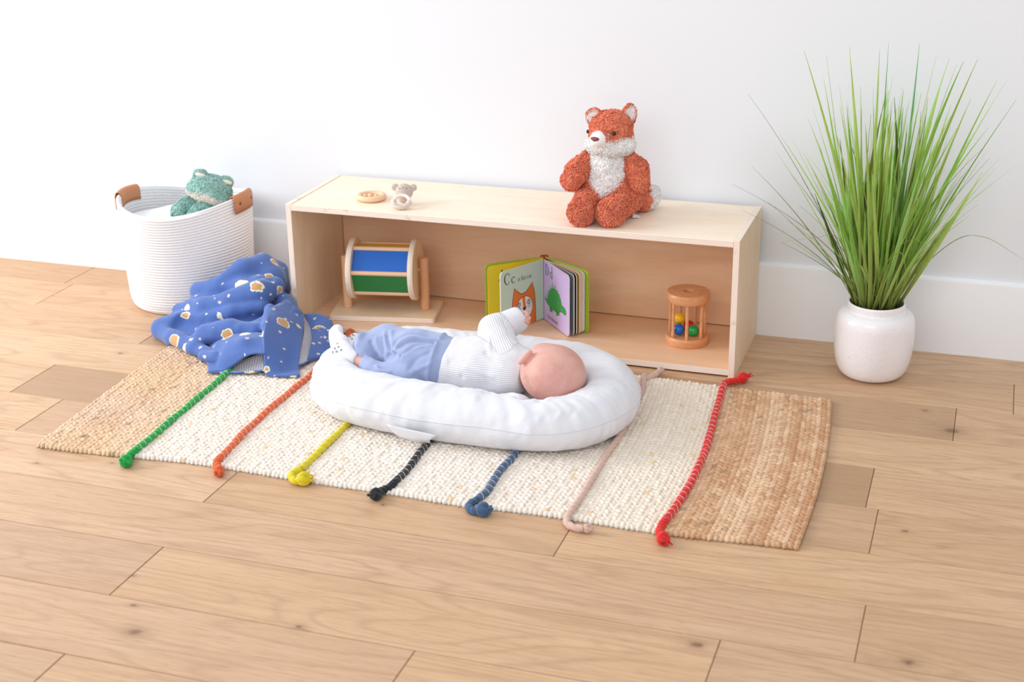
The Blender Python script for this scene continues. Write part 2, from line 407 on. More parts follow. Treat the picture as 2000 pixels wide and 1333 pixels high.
# ------------------------------------------------------------------ room
def build_floor():
    Y0, Wd = -.1715, .1876
    seams = {0: [-.81, 1.854], 1: [-.35], 3: [-.477], 2: [-1.0], 4: [-.324, 1.6017], 5: [.275, 1.031], 6: [1.6146], 7: [.296], 8: [.90], 9: [.332, 2.2], 10: [1.2]}
    fixed = {(1, 1): (.25, .2), (3, 1): (.05, .1), (3, 0): (.75, .2), (2, 1): (.8, 0), (4, 0): (.75, .1), (4, 1): (.45, .5), (4, 2): (.55, 0), (5, 0): (.8, .2), (5, 1): (.55, .0), (5, 2): (.68, 0), (6, 0): (.62, .5),
             (6, 1): (.45, .1), (7, 0): (.4, .9), (7, 1): (.62, .1), (8, 0): (.55, .5), (8, 1): (.66, 0), (9, 1): (.55, .2), (9, 0): (.40, .6)}
    V = []; F = []; MI = []; C = []
    def quad(p, mi, c):
        b = len(V); V.extend(p); F.append((b, b + 1, b + 2, b + 3)); MI.append(mi); C.extend([c] * 4)
    g = .0007
    for r in range(-1, 24):
        y1, y0 = Y0 - Wd * r, Y0 - Wd * (r + 1)
        if r == -1: y1 = .03
        S = list(seams.get(r, []))
        lo = min(S) if S else random.uniform(0, 1); hi = max(S) if S else lo
        if not S: S = [lo]
        a = lo
        while a > -3.2: a -= random.uniform(1.0, 2.1); S.insert(0, a)
        nleft = len([s for s in S if s < (min(seams[r]) if r in seams else 99) - 1e-6])
        b_ = hi
        while b_ < 4.6: b_ += random.uniform(1.0, 2.1); S.append(b_)
        for i in range(len(S) - 1):
            key = (r, i - nleft + 1)
            ton, pk = fixed.get(key, (random.uniform(.3, .85), random.uniform(0, .5)))
            c = (random.random(), ton, pk)
            x0, x1 = S[i] + g, S[i + 1] - g; ya, yb = y0 + g, y1 - g; d = .0012
            T = [(x0 + d, ya + d, 0), (x1 - d, ya + d, 0), (x1 - d, yb - d, 0), (x0 + d, yb - d, 0)]
            B = [(x0, ya, -.0012), (x1, ya, -.0012), (x1, yb, -.0012), (x0, yb, -.0012)]
            quad(T, 0, c)
            for j in range(4): quad([B[j], B[(j + 1) % 4], T[(j + 1) % 4], T[j]], 0, c)
    quad([(-5, -5, -.0014), (6, -5, -.0014), (6, .03, -.0014), (-5, .03, -.0014)], 1, (0, 0, 0))
    o = mesh_obj('floor', V, F, [M_floor, M_gap], smooth=False, midx=MI, col=np.array(C))
    setp(o, kind='structure')
build_floor()
setp(box('wall_back', -4, 5, 0, .12, 0, 2.7, M_wall, bevel=0), kind='structure')
def baseboard():
    prof = [(0, 0), (-.0145, 0), (-.0145, .192), (-.0125, .1965), (-.009, .199), (0, .2005)]
    bm = bmesh.new(); a = [bm.verts.new((-4, y, z)) for y, z in prof]; b = [bm.verts.new((5, y, z)) for y, z in prof]
    n = len(prof)
    for i in range(n): bm.faces.new((a[i], b[i], b[(i + 1) % n], a[(i + 1) % n]))
    bm.faces.new(a); bm.faces.new(b[::-1])
    setp(bm_obj('baseboard_back', bm, M_base), kind='structure')
baseboard()

# ------------------------------------------------------------------ shelf unit
SW, SD, SH, TH = 1.2, .3154, .3533, .0155
def build_shelf():
    t = empty('toy_shelf', (0, 0, 0), label='long low open birch plywood shelf standing on the floor against the white wall', cat='shelf')
    yf, yb = -SD - .0165, -.0165
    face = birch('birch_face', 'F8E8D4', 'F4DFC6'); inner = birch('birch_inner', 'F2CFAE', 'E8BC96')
    fz = birch('birch_side', 'F1DCC2', 'E9CDAD', 'z')
    ex0, ex1 = ply('ply_left', 'X', 0, TH), ply('ply_right', 'X', SW - TH, TH)
    et = ply('ply_top', 'Z', SH - TH, TH); eb = ply('ply_bottom', 'Z', .004, TH)
    box('side_panel', 0, TH, yf, yb, 0, SH, [fz, ex0], t, .0008, fm=(1, 1, 1, 0, 1, 0))
    box('side_panel', SW - TH, SW, yf, yb, 0, SH, [fz, ex1], t, .0008, fm=(1, 1, 1, 0, 1, 0))
    box('top_panel', TH, SW - TH, yf, yb, SH - TH - .0015, SH - .0015, [face, et], t, .0008, fm=(0, 0, 1, 1, 1, 1))
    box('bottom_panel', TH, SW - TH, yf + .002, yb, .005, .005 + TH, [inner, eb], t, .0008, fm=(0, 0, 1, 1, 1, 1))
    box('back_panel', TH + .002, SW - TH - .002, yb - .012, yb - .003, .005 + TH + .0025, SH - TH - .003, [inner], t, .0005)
build_shelf()
# ------------------------------------------------------------------ rug
RX0, RX1, RYB, RYF = -.235, 1.478, -.402, -1.152
def rug_warp(x, y):
    """bends the flat weave a little, as it lies on the floor"""
    w = sstep(x, .55, 1.2); xo = -.032 * np.clip((y + .93) / .53, -1, 1) ** 2 * w
    w2 = 1 - sstep(x, -.1, .5); xo = xo - .055 * (y + .9) * w2
    f = np.clip((RYB - y) / (RYB - RYF), 0, 1)
    yo = f * (-.018 * (1 - sstep(x, -.2, .2)) - .012 * np.exp(-((x - .8) / .12) ** 2) + .010 * sstep(x, 1.2, 1.45) + .004 * np.sin(x * 9)) + .006 * np.sin(x * 7 + 1) * (1 - f)
    return x + xo, y + yo
def rug_surf(x0, x1, name, kind, parent):
    px, py, s = .0108, .0145, 6
    nc = max(1, round((x1 - x0) / px)); nr = round((RYB - RYF) / py); px = (x1 - x0) / nc; py = (RYB - RYF) / nr
    xs = np.linspace(x0, x1, nc * s + 1); ys = np.linspace(RYF, RYB, nr * s + 1); X, Y = np.meshgrid(xs, ys, indexing='ij')
    U = (X - x0) / px; ci = np.clip(np.floor(U).astype(int), 0, nc - 1); du = U - ci - .5
    rg = np.random.default_rng(int(abs(x0) * 1000) + 5)
    ph = rg.normal(0, .22, nc)[ci] + (ci % 2) * .5 + .22 * vnoise(np.stack([X, Y, X * 0], -1), 22, 6)
    Wv = (Y - RYF) / py + ph + np.where(ci % 2 == 0, 1, -1) * du * .55; ri = np.floor(Wv).astype(int); dv = Wv - ri - .5
    ri = np.clip(ri + 1, 0, nr + 2)
    cell_h = rg.uniform(.6, 1.25, (nc, nr + 3))[ci, ri]; cell_c = rg.uniform(0, 1, (nc, nr + 3))[ci, ri]; col_c = rg.uniform(0, 1, nc)
    q = 1 - (np.abs(du) / .68) ** 2.6 - (np.abs(dv) / .56) ** 2.2
    H = np.clip(q, 0, 1) ** .5 * cell_h
    Pn = np.stack([X, Y, np.zeros_like(X)], -1)
    Z = .0056 + .0046 * H + .0012 * vnoise(Pn, 12, 2) + .0005 * vnoise(Pn, 400, 8)
    edge = np.minimum.reduce([(Y - RYF), (RYB - Y)]) ; sc = np.clip(edge / (.5 * py), 0, 1)
    side = np.minimum((X - RX0), (RX1 - X)); sc2 = np.clip(side / (.5 * px) + .15, 0, 1)
    Z = Z * np.sqrt(np.clip(1 - (1 - sc) ** 2, .02, 1)) * np.sqrt(np.clip(1 - (1 - np.minimum(sc2, 1)) ** 2, .05, 1))
    scal = (1 - np.clip(edge / (1.2 * py), 0, 1)) * (np.cos(du * 2 * PI * .5) * .0045 - .001) * np.where(Y < (RYF + RYB) / 2, -1, 1)
    scal = scal * (1 + .6 * rg.normal(0, .5, nc)[ci])
    Xw, Yw = rug_warp(X, Y + scal)
    V = np.stack([Xw, Yw, Z + .0008], -1)
    if kind == 'jute':
        cs = (col_c + np.roll(col_c, 1) + np.roll(col_c, 3)) / 3
        t = np.clip(cs[ci] * 1.5 - .25 + (cell_c - .5) * .55 + .25 * vnoise(Pn, 18, 4), 0, 1)[..., None]
        right = x0 > .5
        a, b, d = (lc('BF8F68'), lc('E6C3A0'), lc('A07452')) if right else (lc('CDA88E'), lc('E4C8B0'), lc('A98670'))
        c = a * (1 - t) + b * t
        gold = np.clip(vnoise(Pn, 5, 9) * 1.3 + (.5 if not right else -.3), 0, 1)[..., None] * (.35 if not right else .25)
        c = c * (1 - gold) + lc('E2BC80') * gold
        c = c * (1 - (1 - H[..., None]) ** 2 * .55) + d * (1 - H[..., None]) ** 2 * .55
        sp = (cell_c > .985)[..., None]; c = np.where(sp, c * .6, c)
    else:
        t = np.clip(cell_c * .9 + .3 * vnoise(Pn, 8, 3), 0, 1)[..., None]
        c = lc('F3EAE0') * t + lc('E9DDCF') * (1 - t)
        rr = np.clip(sstep(X, .9, 1.2)[..., None] * .45, 0, 1); c = c * (1 - rr) + lc('E6D6BC') * rr
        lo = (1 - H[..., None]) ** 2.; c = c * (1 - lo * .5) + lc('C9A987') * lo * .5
        sp = (cell_c > .988)[..., None]; c = np.where(sp, lc('E3C8A0'), c)
    n0, n1 = X.shape; idx = np.arange(n0 * n1).reshape(n0, n1)
    F = np.stack([idx[:-1, :-1], idx[1:, :-1], idx[1:, 1:], idx[:-1, 1:]], -1).reshape(-1, 4)
    # underside
    Vb = V.reshape(-1, 3).copy(); ring = np.concatenate([idx[0, :], idx[1:, -1], idx[-1, ::-1][1:], idx[:-1, 0][::-1][:-1]])
    R = Vb[ring].copy(); R[:, 2] = .0004; b0 = len(Vb); m = len(ring); j = np.arange(m)
    F2 = np.stack([ring[j], b0 + j, b0 + (j + 1) % m, ring[(j + 1) % m]], -1)[:, ::-1]
    F = np.vstack([F, F2[:, ::-1]])
    cc = c.reshape(-1, 3); cc = np.vstack([cc, cc[ring]])
    return mesh_obj(name, np.vstack([Vb, R]), F, M_yarn, parent, col=cc)
M_yarn = attr_mat('rug_yarn', .95, 520, .9)
def cord_mat(name, c):
    k = NT(name); n = k.noise(k.obj(), 900, 3)
    return k.set(color=k.mix(n, c, lin(tuple(x * .6 for x in lin(c)[:3]))), rough=.95, normal=k.bump(n, .6, .001), Sheen_Weight=.2)
def cord_R(r, pitch, step, seed, hand=1):
    """two-ply twisted outline that turns along the cord"""
    def f(i, ang):
        ph = hand * i * step / pitch * 2 * PI
        return r * (.80 + .30 * np.abs(np.cos(ang - ph + .25 * math.sin(i * .13 + seed))))
    return f
def make_rope(c, pts, front, back, r=.0078, thread=True, hem=None, label=None, fray=0, parent=None, twist=.046, kr=.0105):
    m = cord_mat('cord_' + c, c)
    P = spline([(x, y, .0135) for x, y in pts], 60)
    dl = np.r_[0, np.cumsum(np.linalg.norm(np.diff(P, axis=0), axis=1))]; n = int(dl[-1] / .002); q_ = np.linspace(0, dl[-1], n); P = np.stack([np.interp(q_, dl, P[:, j]) for j in range(3)], -1)
    P[:, 2] += .0012 * np.sin(np.arange(n) * .09)
    mb = MB(); mb.tube(P, cord_R(r, twist, .002, random.random() * 6), 18)
    rope = mb.build('rope', m, parent)
    if label: rope['label'] = label
    if thread:
        st = MB(); k = int(.011 / .002); i = k
        while i < n - k:
            a, b = P[i - 2], P[i + 2]; T = (b - a) / np.linalg.norm(b - a); Nn = np.array([T[1], -T[0], 0]); Nn /= np.linalg.norm(Nn); U = np.array([0, 0, 1.])
            th = np.linspace(-.35, PI + .35, 12); lean = (th / PI - .5)
            Q = P[i] + np.cos(th)[:, None] * Nn * r * 1.05 + np.sin(th)[:, None] * U * r * 1.06 + lean[:, None] * T * .008
            st.tube(Q, .00045, 5); i += random.randint(9, 12)
        st.build('stitching', M_thread, rope)
    for j, e in enumerate((front, back)):
        if not e: continue
        e = [np.array((x, y, z), float) for x, y, z in e]
        Q = spline([P[0 if j else -1] if False else (P[-1] if j == 0 else P[0])] + e, 40)
        kb = MB(); kb.tube(Q[:-3], cord_R(r * 1.05, .03, .002, 1.), 16)
        c0 = e[-1]
        # overhand knot: strand wound around itself
        for w, (tx, ty) in enumerate(((.5, .2), (-.6, .5), (1.2, 1.0))):
            V, F = torus_vf(kr * .62, kr * .55, 28, 12, c0 + np.array([0, 0, .0 + .001 * w]), Matrix.Rotation(tx, 3, 'X') @ Matrix.Rotation(ty, 3, 'Y'))
            kb.add(V + .0006 * vnoise(V, 500, w)[:, None], F)
        d = (Q[-1] - Q[-6]); d /= np.linalg.norm(d)
        for q in range(6 + fray * 2):
            v = d + np.array([random.uniform(-.7, .7), random.uniform(-.7, .7), random.uniform(-.2, .4)]); v /= np.linalg.norm(v)
            Lf = kr * (1.3 + (random.random() * 1.1 if fray else .25))
            s0 = c0 + v * kr * .4; s1 = c0 + v * Lf; s1[2] = max(s1[2], .003)
            kb.tube(spline([s0, (s0 + s1) / 2 + np.array([0, 0, .001]), s1], 6), np.linspace(.0028, .0016 if fray else .0024, 6), 7)
        V = np.vstack(kb.V); V[:, 2] = np.maximum(V[:, 2], .0006); kb.V = [V]
        kb.build('knot', m, rope)
M_thread = plain('cotton_thread', 'F2E6D8', .8)
def build_rug():
    t = empty('woven_rug', (0, 0, 0), label='flat woven cream and tan jute rug with coloured corded stripes on the oak floor', cat='rug')
    xs = [.008, .203, .410, .629, .826, 1.020, 1.215]
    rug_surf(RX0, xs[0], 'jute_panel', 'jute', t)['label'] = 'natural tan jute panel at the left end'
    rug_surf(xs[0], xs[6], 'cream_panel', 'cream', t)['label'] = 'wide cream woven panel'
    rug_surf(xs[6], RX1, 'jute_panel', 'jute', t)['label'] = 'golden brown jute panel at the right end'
    def P(pts): return pts
    make_rope('14AE4A', [(-.028, -.40), (-.003, -.724), (.010, -.945), (.022, -1.150)], [(.018, -1.166, .010), (.022, -1.180, .009), (.029, -1.198, .011)], None, label='green corded stripe', parent=t, kr=.0125)
    make_rope('EE6A34', [(.183, -.40), (.200, -.65), (.200, -.82), (.206, -.984), (.222, -1.135)], [(.224, -1.150, .011), (.238, -1.166, .009), (.247, -1.18, .010)], [(.178, -.375, .011), (.172, -.345, .012)], label='orange corded stripe', parent=t)
    make_rope('EBD81C', [(.400, -.40), (.411, -.85), (.413, -.991), (.414, -1.125)], [(.403, -1.140, .010), (.409, -1.158, .009), (.424, -1.170, .009), (.440, -1.164, .012)], None, label='yellow corded stripe', parent=t, thread=False, kr=.0135)
    make_rope('22262E', [(.622, -.40), (.624, -.885), (.632, -1.045), (.631, -1.13)], [(.627, -1.143, .011), (.617, -1.160, .010), (.613, -1.182, .011)], None, label='black corded stripe', parent=t, kr=.0118)
    make_rope('47658A', [(.815, -.40), (.828, -.887), (.824, -1.012), (.829, -1.109), (.822, -1.15)], [(.813, -1.164, .010), (.819, -1.180, .009), (.832, -1.186, .009), (.848, -1.182, .012)], None, label='slate blue corded stripe', parent=t, kr=.0135)
    make_rope('E7C3B2', [(.992, -.405), (1.010, -.52), (1.021, -.737), (1.020, -.887), (1.021, -1.014), (1.020, -1.132)], [(1.018, -1.155, .010), (1.024, -1.180, .009), (1.045, -1.193, .009), (1.068, -1.191, .010)], [(1.000, -.42, .012), (1.012, -.395, .010), (1.021, -.362, .011)], thread=False, label='pale pink corded stripe', parent=t, r=.0070, kr=.0078)
    make_rope('EA1F18', [(1.188, -.405), (1.204, -.598), (1.218, -.761), (1.222, -.874), (1.219, -1.005), (1.207, -1.13)], [(1.206, -1.146, .012), (1.208, -1.166, .011), (1.220, -1.190, .011)], [(1.196, -.385, .012), (1.209, -.369, .010), (1.224, -.352, .012)], label='red corded stripe', parent=t, fray=3, kr=.0118)
build_rug()
def settle(t, base):
    """puts a thing's origin at its base without moving anything"""
    t.location = base; b = Vector(base)
    if t.type == 'MESH': t.data.transform(Matrix.Translation(-b))
    for c in t.children: c.location = c.location - b
    return t
def at(u, v, y):
    """point of the sight line through (u, v) of the 2000 x 1333 frame at wall distance y"""
    d = np.array(FW) + np.array(RT) * (u - 1000) / 2810.9 - np.array(UP) * (v - 666.5) / 2810.9
    return np.array(CAM_LOC) + d * ((y - CAM_LOC[1]) / d[1])
def cast(u, v, f, y0=-1.0):
    """where that sight line meets a modelled surface"""
    p = at(u, v, y0); d = at(u, v, y0 + .5) - p; d /= np.linalg.norm(d)
    for _ in range(160):
        s = f(p[None])[0]
        if s < 2e-4: break
        p = p + d * s * .8
    return p
# ------------------------------------------------------------------ person: pose as joint positions (metres)
HEAD_C = np.array([.853, -.718, .127])
HR = rotm(0, math.radians(14), math.radians(-14))
def body_sdf(P, grow=0.0):
    """skin of the lying body: torso, limbs and neck, without the head"""
    t = d_chain(P, [(.735, -.700, .112), (.66, -.695, .110), (.58, -.690, .108), (.515, -.690, .108)], [.050, .058, .060, .062], .02)
    up = d_chain(P, [(.508, -.682, .114), (.412, -.642, .110), (.364, -.672, .102), (.335, -.690, .098)], [.052, .044, .028, .017], .01)
    lo = d_chain(P, [(.505, -.722, .088), (.445, -.735, .078), (.405, -.722, .090), (.372, -.712, .096), (.350, -.708, .100)], [.046, .030, .023, .0175, .0150], .01)
    return t, up, lo
def head_sdf(P):
    q = P - HEAD_C
    d = d_ell(q, (0, 0, 0), (.073, .080, .062), HR)
    d = smin(d, d_ell(q, (.012, -.018, .0), (.064, .056, .060), HR), .02)       # back of the skull
    d = smin(d, d_ell(q, (-.030, .040, -.006), (.042, .036, .042), HR), .025)   # cheeks and jaw, facing the shelf
    d = smin(d, d_ell(q, (-.034, .030, .034), (.022, .024, .016), HR), .02)     # upper cheek
    return d
# ------------------------------------------------------------------ infant lounger
RIM = [(.305, -.665), (.345, -.785), (.44, -.842), (.58, -.860), (.74, -.871), (.87, -.872), (.952, -.800), (.974, -.690), (.932, -.588), (.85, -.532), (.70, -.522), (.55, -.530), (.42, -.532), (.335, -.575), (.305, -.665)]
def build_lounger():
    R2 = spline(RIM, 80); cen = R2[:-1].mean(0)
    rad = .0735 + .003 * np.exp(-(((R2[:, 0] - .58) / .15) ** 2 + ((R2[:, 1] + .86) / .05) ** 2)) - .010 * np.exp(-(((R2[:, 0] - .86) / .09) ** 2 + ((R2[:, 1] + .87) / .05) ** 2)) - .013 * np.clip((.42 - R2[:, 0]) / .12, 0, 1)
    def f(P):
        d = None
        A = R2[::2]; r = rad[::2]
        pz = (P[..., 2] - (.064 - .006 * sstep(-P[..., 0], -.45, -.3))) * 1.22
        x, y = P[..., 0], P[..., 1]
        for i in range(len(A) - 1):
            ax, ay = A[i]; bx, by = A[i + 1]; ux, uy = bx - ax, by - ay; L = ux * ux + uy * uy
            t = np.clip(((x - ax) * ux + (y - ay) * uy) / L, 0, 1)
            q = np.sqrt((x - ax - t * ux) ** 2 + (y - ay - t * uy) ** 2 + pz ** 2) - (r[i] + (r[i + 1] - r[i]) * t)
            d = q if d is None else np.minimum(d, q)
        pad = (np.sqrt(((x - .64) / .33) ** 2 + ((y + .70) / .17) ** 2) - 1) * .17
        pad = np.maximum(pad, np.abs(P[..., 2] - .029) - .026)
        d = smin(d, pad, .035); d = smin(d, d_ell(P, (.785, -.795, .050), (.070, .034, .050)), .02)
        t, up, lo = body_sdf(P); b = np.minimum(np.minimum(t, up), np.minimum(lo, head_sdf(P)))
        d = smax(d, -(b - .003), .012)
        return smax(d, .0112 - P[..., 2], .010)
    def disp(V):
        dx, dy = V[:, 0] - cen[0], V[:, 1] - cen[1]; an = np.arctan2(dy / .22, dx / .38)
        rr = np.hypot(dx / .38, dy / .22)
        Q = np.stack([np.cos(an) * 3.2 + rr * .35, np.sin(an) * 3.2, rr * .9 + V[:, 2] * 4], -1)
        w = (.0030 * vnoise(Q, 3.2, 3) + .0018 * vnoise(Q, 8, 5)) * (1 - .65 * sstep(V[:, 0], .80, .95) * sstep(V[:, 1], -.86, -.78))
        w += .0020 * vnoise(V, 26, 6) + .0009 * vnoise(V, 60, 8)
        # gathers where the cover is tucked in beside the head and along the near side
        def ridge(p, q, wd, h):
            p, q = np.array(p), np.array(q); s = q - p; t = np.clip(((V - p) @ s) / s.dot(s), 0, 1); d_ = np.linalg.norm(V - p - t[:, None] * s, axis=1)
            return h * np.exp(-(d_ / wd) ** 2) * (1 - .5 * t)
        for i in range(9):
            x0 = .78 + i * .022 + .004 * math.sin(i * 5); w += ridge((x0, -.795, .118), (x0 + .012 - .004 * i, -.905 - .02 * (i % 2), .10), .0055, .0034 * (1 if i % 2 else -1))
        for i in range(11):
            x0 = .36 + i * .04; w += ridge((x0, -.80 - .008 * (i % 3), .122), (x0 - .045, -.93, .07), .010, .0026 * (1 if i % 2 else -.8))
        for p, q, wd, h in [((.60, -.95, .055), (.47, -.925, .028), .009, .005), ((.66, -.952, .050), (.52, -.935, .020), .008, -.005), ((.88, -.80, .125), (.865, -.945, .075), .009, .004), ((.868, -.85, .12), (.845, -.945, .06), .006, -.004)]:
            w += ridge(p, q, wd, h)
        return w * sstep(V[:, 2], .011, .035)
    k = NT('white_cotton'); o = k.obj(); n = k.noise(o, 1400, 2); n2 = k.noise(k.map(o, (1, 1.4, 1)), 55, 4, .6)
    mat = k.set(color=lin('DDDEE3'), rough=.85, normal=k.bump(n2, .22, .004, k.bump(n, .12, .0004)), Sheen_Weight=.15)
    lo = sdf_obj('infant_lounger', f, (.20, -.985, -.012), (1.075, -.425, .165), .0048, mat, None, it=2, disp=disp)
    # piping seam around the outside of the rim
    an = np.linspace(0, 2 * PI, 200); out = []
    T = np.gradient(R2, axis=0); Nn = np.stack([T[:, 1], -T[:, 0]], -1); Nn /= np.linalg.norm(Nn, axis=1)[:, None]
    if ((R2 - cen) * Nn).sum() < 0: Nn = -Nn
    co = np.cos(.16); Q = np.hstack([R2 + Nn * (rad[:, None] * co + .0020), (.064 + .0125 * np.ones(len(R2)) + .002 * np.sin(np.arange(80) * .6))[:, None]])
    from mathutils.bvhtree import BVHTree
    tree = BVHTree.FromPolygons([v.co for v in lo.data.vertices], [tuple(p.vertices) for p in lo.data.polygons]); S_ = []
    for q in spline(Q, 300):
        c_, n_, _, _ = tree.find_nearest(Vector(q)); S_.append(np.array(c_ + n_ * .0003))
    sm = MB(); sm.tube(np.array(S_), .0014, 6); s = sm.build('seam', plain('seam_thread', 'D9DCE6', .8), lo)
    # loose corner of the cover on the near side
    A = [(.540, -.950, .060), (.60, -.957, .058), (.665, -.962, .055)]; B = [(.560, -.944, .034), (.60, -.951, .034), (.645, -.957, .038)]; C_ = [(.580, -.934, .022), (.605, -.939, .021), (.640, -.944, .025)]
    rows = [spline(A, 14), spline(B, 14), spline(C_, 14)]; G = np.array([spline([rows[0][i], rows[1][i], rows[2][i]], 10) for i in range(14)])
    off = np.array([0, -.0016, .0004]); V = np.vstack([G.reshape(-1, 3), (G + off).reshape(-1, 3)]); Fq = []
    I = np.arange(140).reshape(14, 10)
    for i in range(13):
        for j in range(9):
            a, b, c, d = I[i, j], I[i + 1, j], I[i + 1, j + 1], I[i, j + 1]; Fq += [(a, b, c, d), (a + 140, d + 140, c + 140, b + 140)]
    edge = list(I[:, 0]) + list(I[-1, 1:]) + list(I[:-1, -1][::-1]) + list(I[0, 1:-1][::-1])
    for i in range(len(edge)):
        a, b = edge[i], edge[(i + 1) % len(edge)]; Fq.append((a, a + 140, b + 140, b))
    mesh_obj('cover_flap', V, Fq, mat, lo)
    setp(lo, 'plump white cotton infant lounger cushion lying on the striped rug', 'baby lounger')
    settle(lo, (.64, -.70, .012))
build_lounger()
# ------------------------------------------------------------------ person
def build_person():
    # skin
    k = NT('infant_skin'); o = k.obj(); n = k.noise(o, 45, 4); n2 = k.noise(o, 260, 3)
    c = k.mix(k.ramp(n, [(.35, 0.), (.75, .6)]), 'DCAC9F', 'CB9286'); a = k.n('Attribute', attribute_name='Col')
    c = k.mix(1.0, c, a, 'MULTIPLY')
    skin = k.set(color=c, rough=.5, normal=k.bump(n2, .10, .0006), Subsurface_Weight=.12, Subsurface_Scale=.02)
    k.put(k.b.inputs['Subsurface Radius'], None); k.b.inputs['Subsurface Radius'].default_value = (1, .35, .25)
    EAR = np.array([.8035, -.7555, .1705])
    ea = np.array([.60, .42, .68]); ea /= np.linalg.norm(ea); en = EAR - HEAD_C; en -= ea * en.dot(ea); en /= np.linalg.norm(en); eb = np.cross(ea, en); ER = np.stack([ea, eb, en], -1)
    EC = EAR + en * .0065; EB = 1 if eb[1] - eb[0] < 0 else -1
    # the lifted arm: shoulder, elbow, wrist
    SH, EL, WR = (.734, -.698, .138), (.684, -.625, .178), (.722, -.586, .195)
    SH2, EL2, WR2 = (.735, -.665, .085), (.742, -.590, .080), (.786, -.590, .095)
    hx = np.array([.86, .35, .05]); hx /= np.linalg.norm(hx); hz = np.array([0., -.25, 1.]); hz -= hx * hz.dot(hx); hz /= np.linalg.norm(hz); hy = np.cross(hz, hx)
    HB = np.array(WR) - hx * .010
    gx = np.array([.75, .30, .60]); gx /= np.linalg.norm(gx); gz = np.array([-.5, 0., .8]); gz -= gx * gz.dot(gx); gz /= np.linalg.norm(gz); gy = np.cross(gz, gx)
    def hand(P, HB, hx, hy, hz):
        def hp(x, y, z): return HB + hx * x + hy * y + hz * z
        d = d_chain(P, [hp(0, 0, 0), hp(.020, 0, -.001)], [.0125, .0150], .004)
        d = smin(d, d_chain(P, [hp(.014, -.006, 0), hp(.016, .008, 0)], [.0125, .0125]), .008)
        for j, (z0, ln) in enumerate([(.0125, .92), (.0045, 1.05), (-.0045, 1.0), (-.0120, .84)]):   # four curled fingers
            pts = [hp(.022, .008, z0), hp(.034 * (.9 + .1 * ln), .005, z0 * 1.15), hp(.039 * ln, -.005, z0 * 1.15), hp(.031 * ln, -.013, z0 * 1.1), hp(.023, -.0125, z0)]
            d = smin(d, d_chain(P, pts, [.0056, .0054, .0050, .0046, .0042], .001), .0018)
        th = d_chain(P, [hp(.006, -.008, .010), hp(.018, -.018, .012), hp(.030, -.019, .006), hp(.036, -.016, -.001)], [.0065, .0058, .0052, .0045], .002)
        return smin(d, th, .002)
    def skinf(P):
        t, up, lo = body_sdf(P); b = smin(t + .006, smin(up, lo, .01) + .004, .015)
        b = smin(b, d_chain(P, [SH, EL, WR], [.030, .022, .0130], .01), .015)
        b = smin(b, d_chain(P, [SH2, EL2, WR2], [.028, .020, .0125], .01), .01)
        h = head_sdf(P)
        b = smin(b, d_chain(P, [(.745, -.700, .115), (.815, -.708, .122)], [.036, .034]), .02)   # neck
        b = smin(b, h, .012)
        # face: brow, nose, lips, on the side turned to the shelf
        b = smin(b, d_ell(P, HEAD_C + np.array([-.020, .082, -.004]), (.009, .012, .008)), .008)
        b = smin(b, d_ell(P, HEAD_C + np.array([-.044, .070, -.006]), (.005, .010, .011)), .006)
        for s in (1, -1): b = smax(b, -d_ell(P, HEAD_C + np.array([.000, .082, s * .022 - .003]), (.010, .010, .012)), .008)
        for s in (1, -1): b = smin(b, d_ell(P, HEAD_C + np.array([-.002, .071, s * .021 - .003]), (.0075, .0060, .0105)), .003)   # closed lids
        for dx in (-.0405, -.0475): b = smin(b, d_ell(P, HEAD_C + np.array([dx, .0765, -.006]), (.0034, .0045, .0110)), .002)
        # ear
        e = smax(d_ell(P, EC, (.0225, .0098, .0095), ER), -d_ell(P, EC + en * .0060 - eb * EB * .0050, (.0170, .0064, .0084), ER), .002)
        b = smin(b, e, .004)
        # feet inside the socks
        b = smin(b, d_chain(P, [(.352, -.708, .100), (.325, -.700, .108), (.285, -.652, .122)], [.016, .020, .013], .006), .01)
        b = smin(b, d_chain(P, [(.336, -.688, .098), (.318, -.655, .100), (.310, -.610, .104)], [.015, .017, .012], .006), .01)
        b = smin(b, hand(P, HB, hx, hy, hz), .004)
        b = smin(b, hand(P, np.array(WR2) + gx * .004, gx, gy, gz), .004)
        return b
    nape = [cast(u, v, skinf) for u, v in ((1027, 730), (1026, 741), (1029, 751), (1035, 761), (1044, 769))]
    def scol(V, N):
        q = V - HEAD_C; c = np.ones((len(V), 3))
        back = np.exp(-(((V[:, 0] - .862) / .06) ** 2 + ((V[:, 1] + .79) / .05) ** 2 + ((V[:, 2] - .13) / .06) ** 2))
        c *= 1 - .16 * back[:, None] * np.array([.5, 1, .9])
        hair = sum(np.exp(-(np.linalg.norm(V - q_, axis=1) / .011) ** 2) for q_ in nape); hair = np.clip(hair, 0, 1) * np.clip(.55 + .6 * vnoise(V, 260, 3), 0, 1)
        c = c * (1 - .6 * hair[:, None]) + np.array([.60, .52, .46]) * .6 * hair[:, None]
        lid = sum(np.exp(-((V[:, 0] - HEAD_C[0] + .006) / .0012) ** 2 - ((V[:, 2] - HEAD_C[2] - s * .021 + .003) / .0085) ** 4) for s in (1, -1)) * (V[:, 1] > HEAD_C[1] + .05); c = c * (1 - .6 * lid[:, None])
        lip = np.exp(-((V[:, 0] - HEAD_C[0] + .044) / .008) ** 4 - ((V[:, 2] - HEAD_C[2] + .006) / .012) ** 4) * (V[:, 1] > HEAD_C[1] + .06); c = c * (1 - lip[:, None] * np.array([.08, .25, .22]))
        ear = np.exp(-(np.linalg.norm(V - EAR, axis=1) / .018) ** 2); c = c * (1 - ear[:, None] * np.array([-.02, .14, .16]))
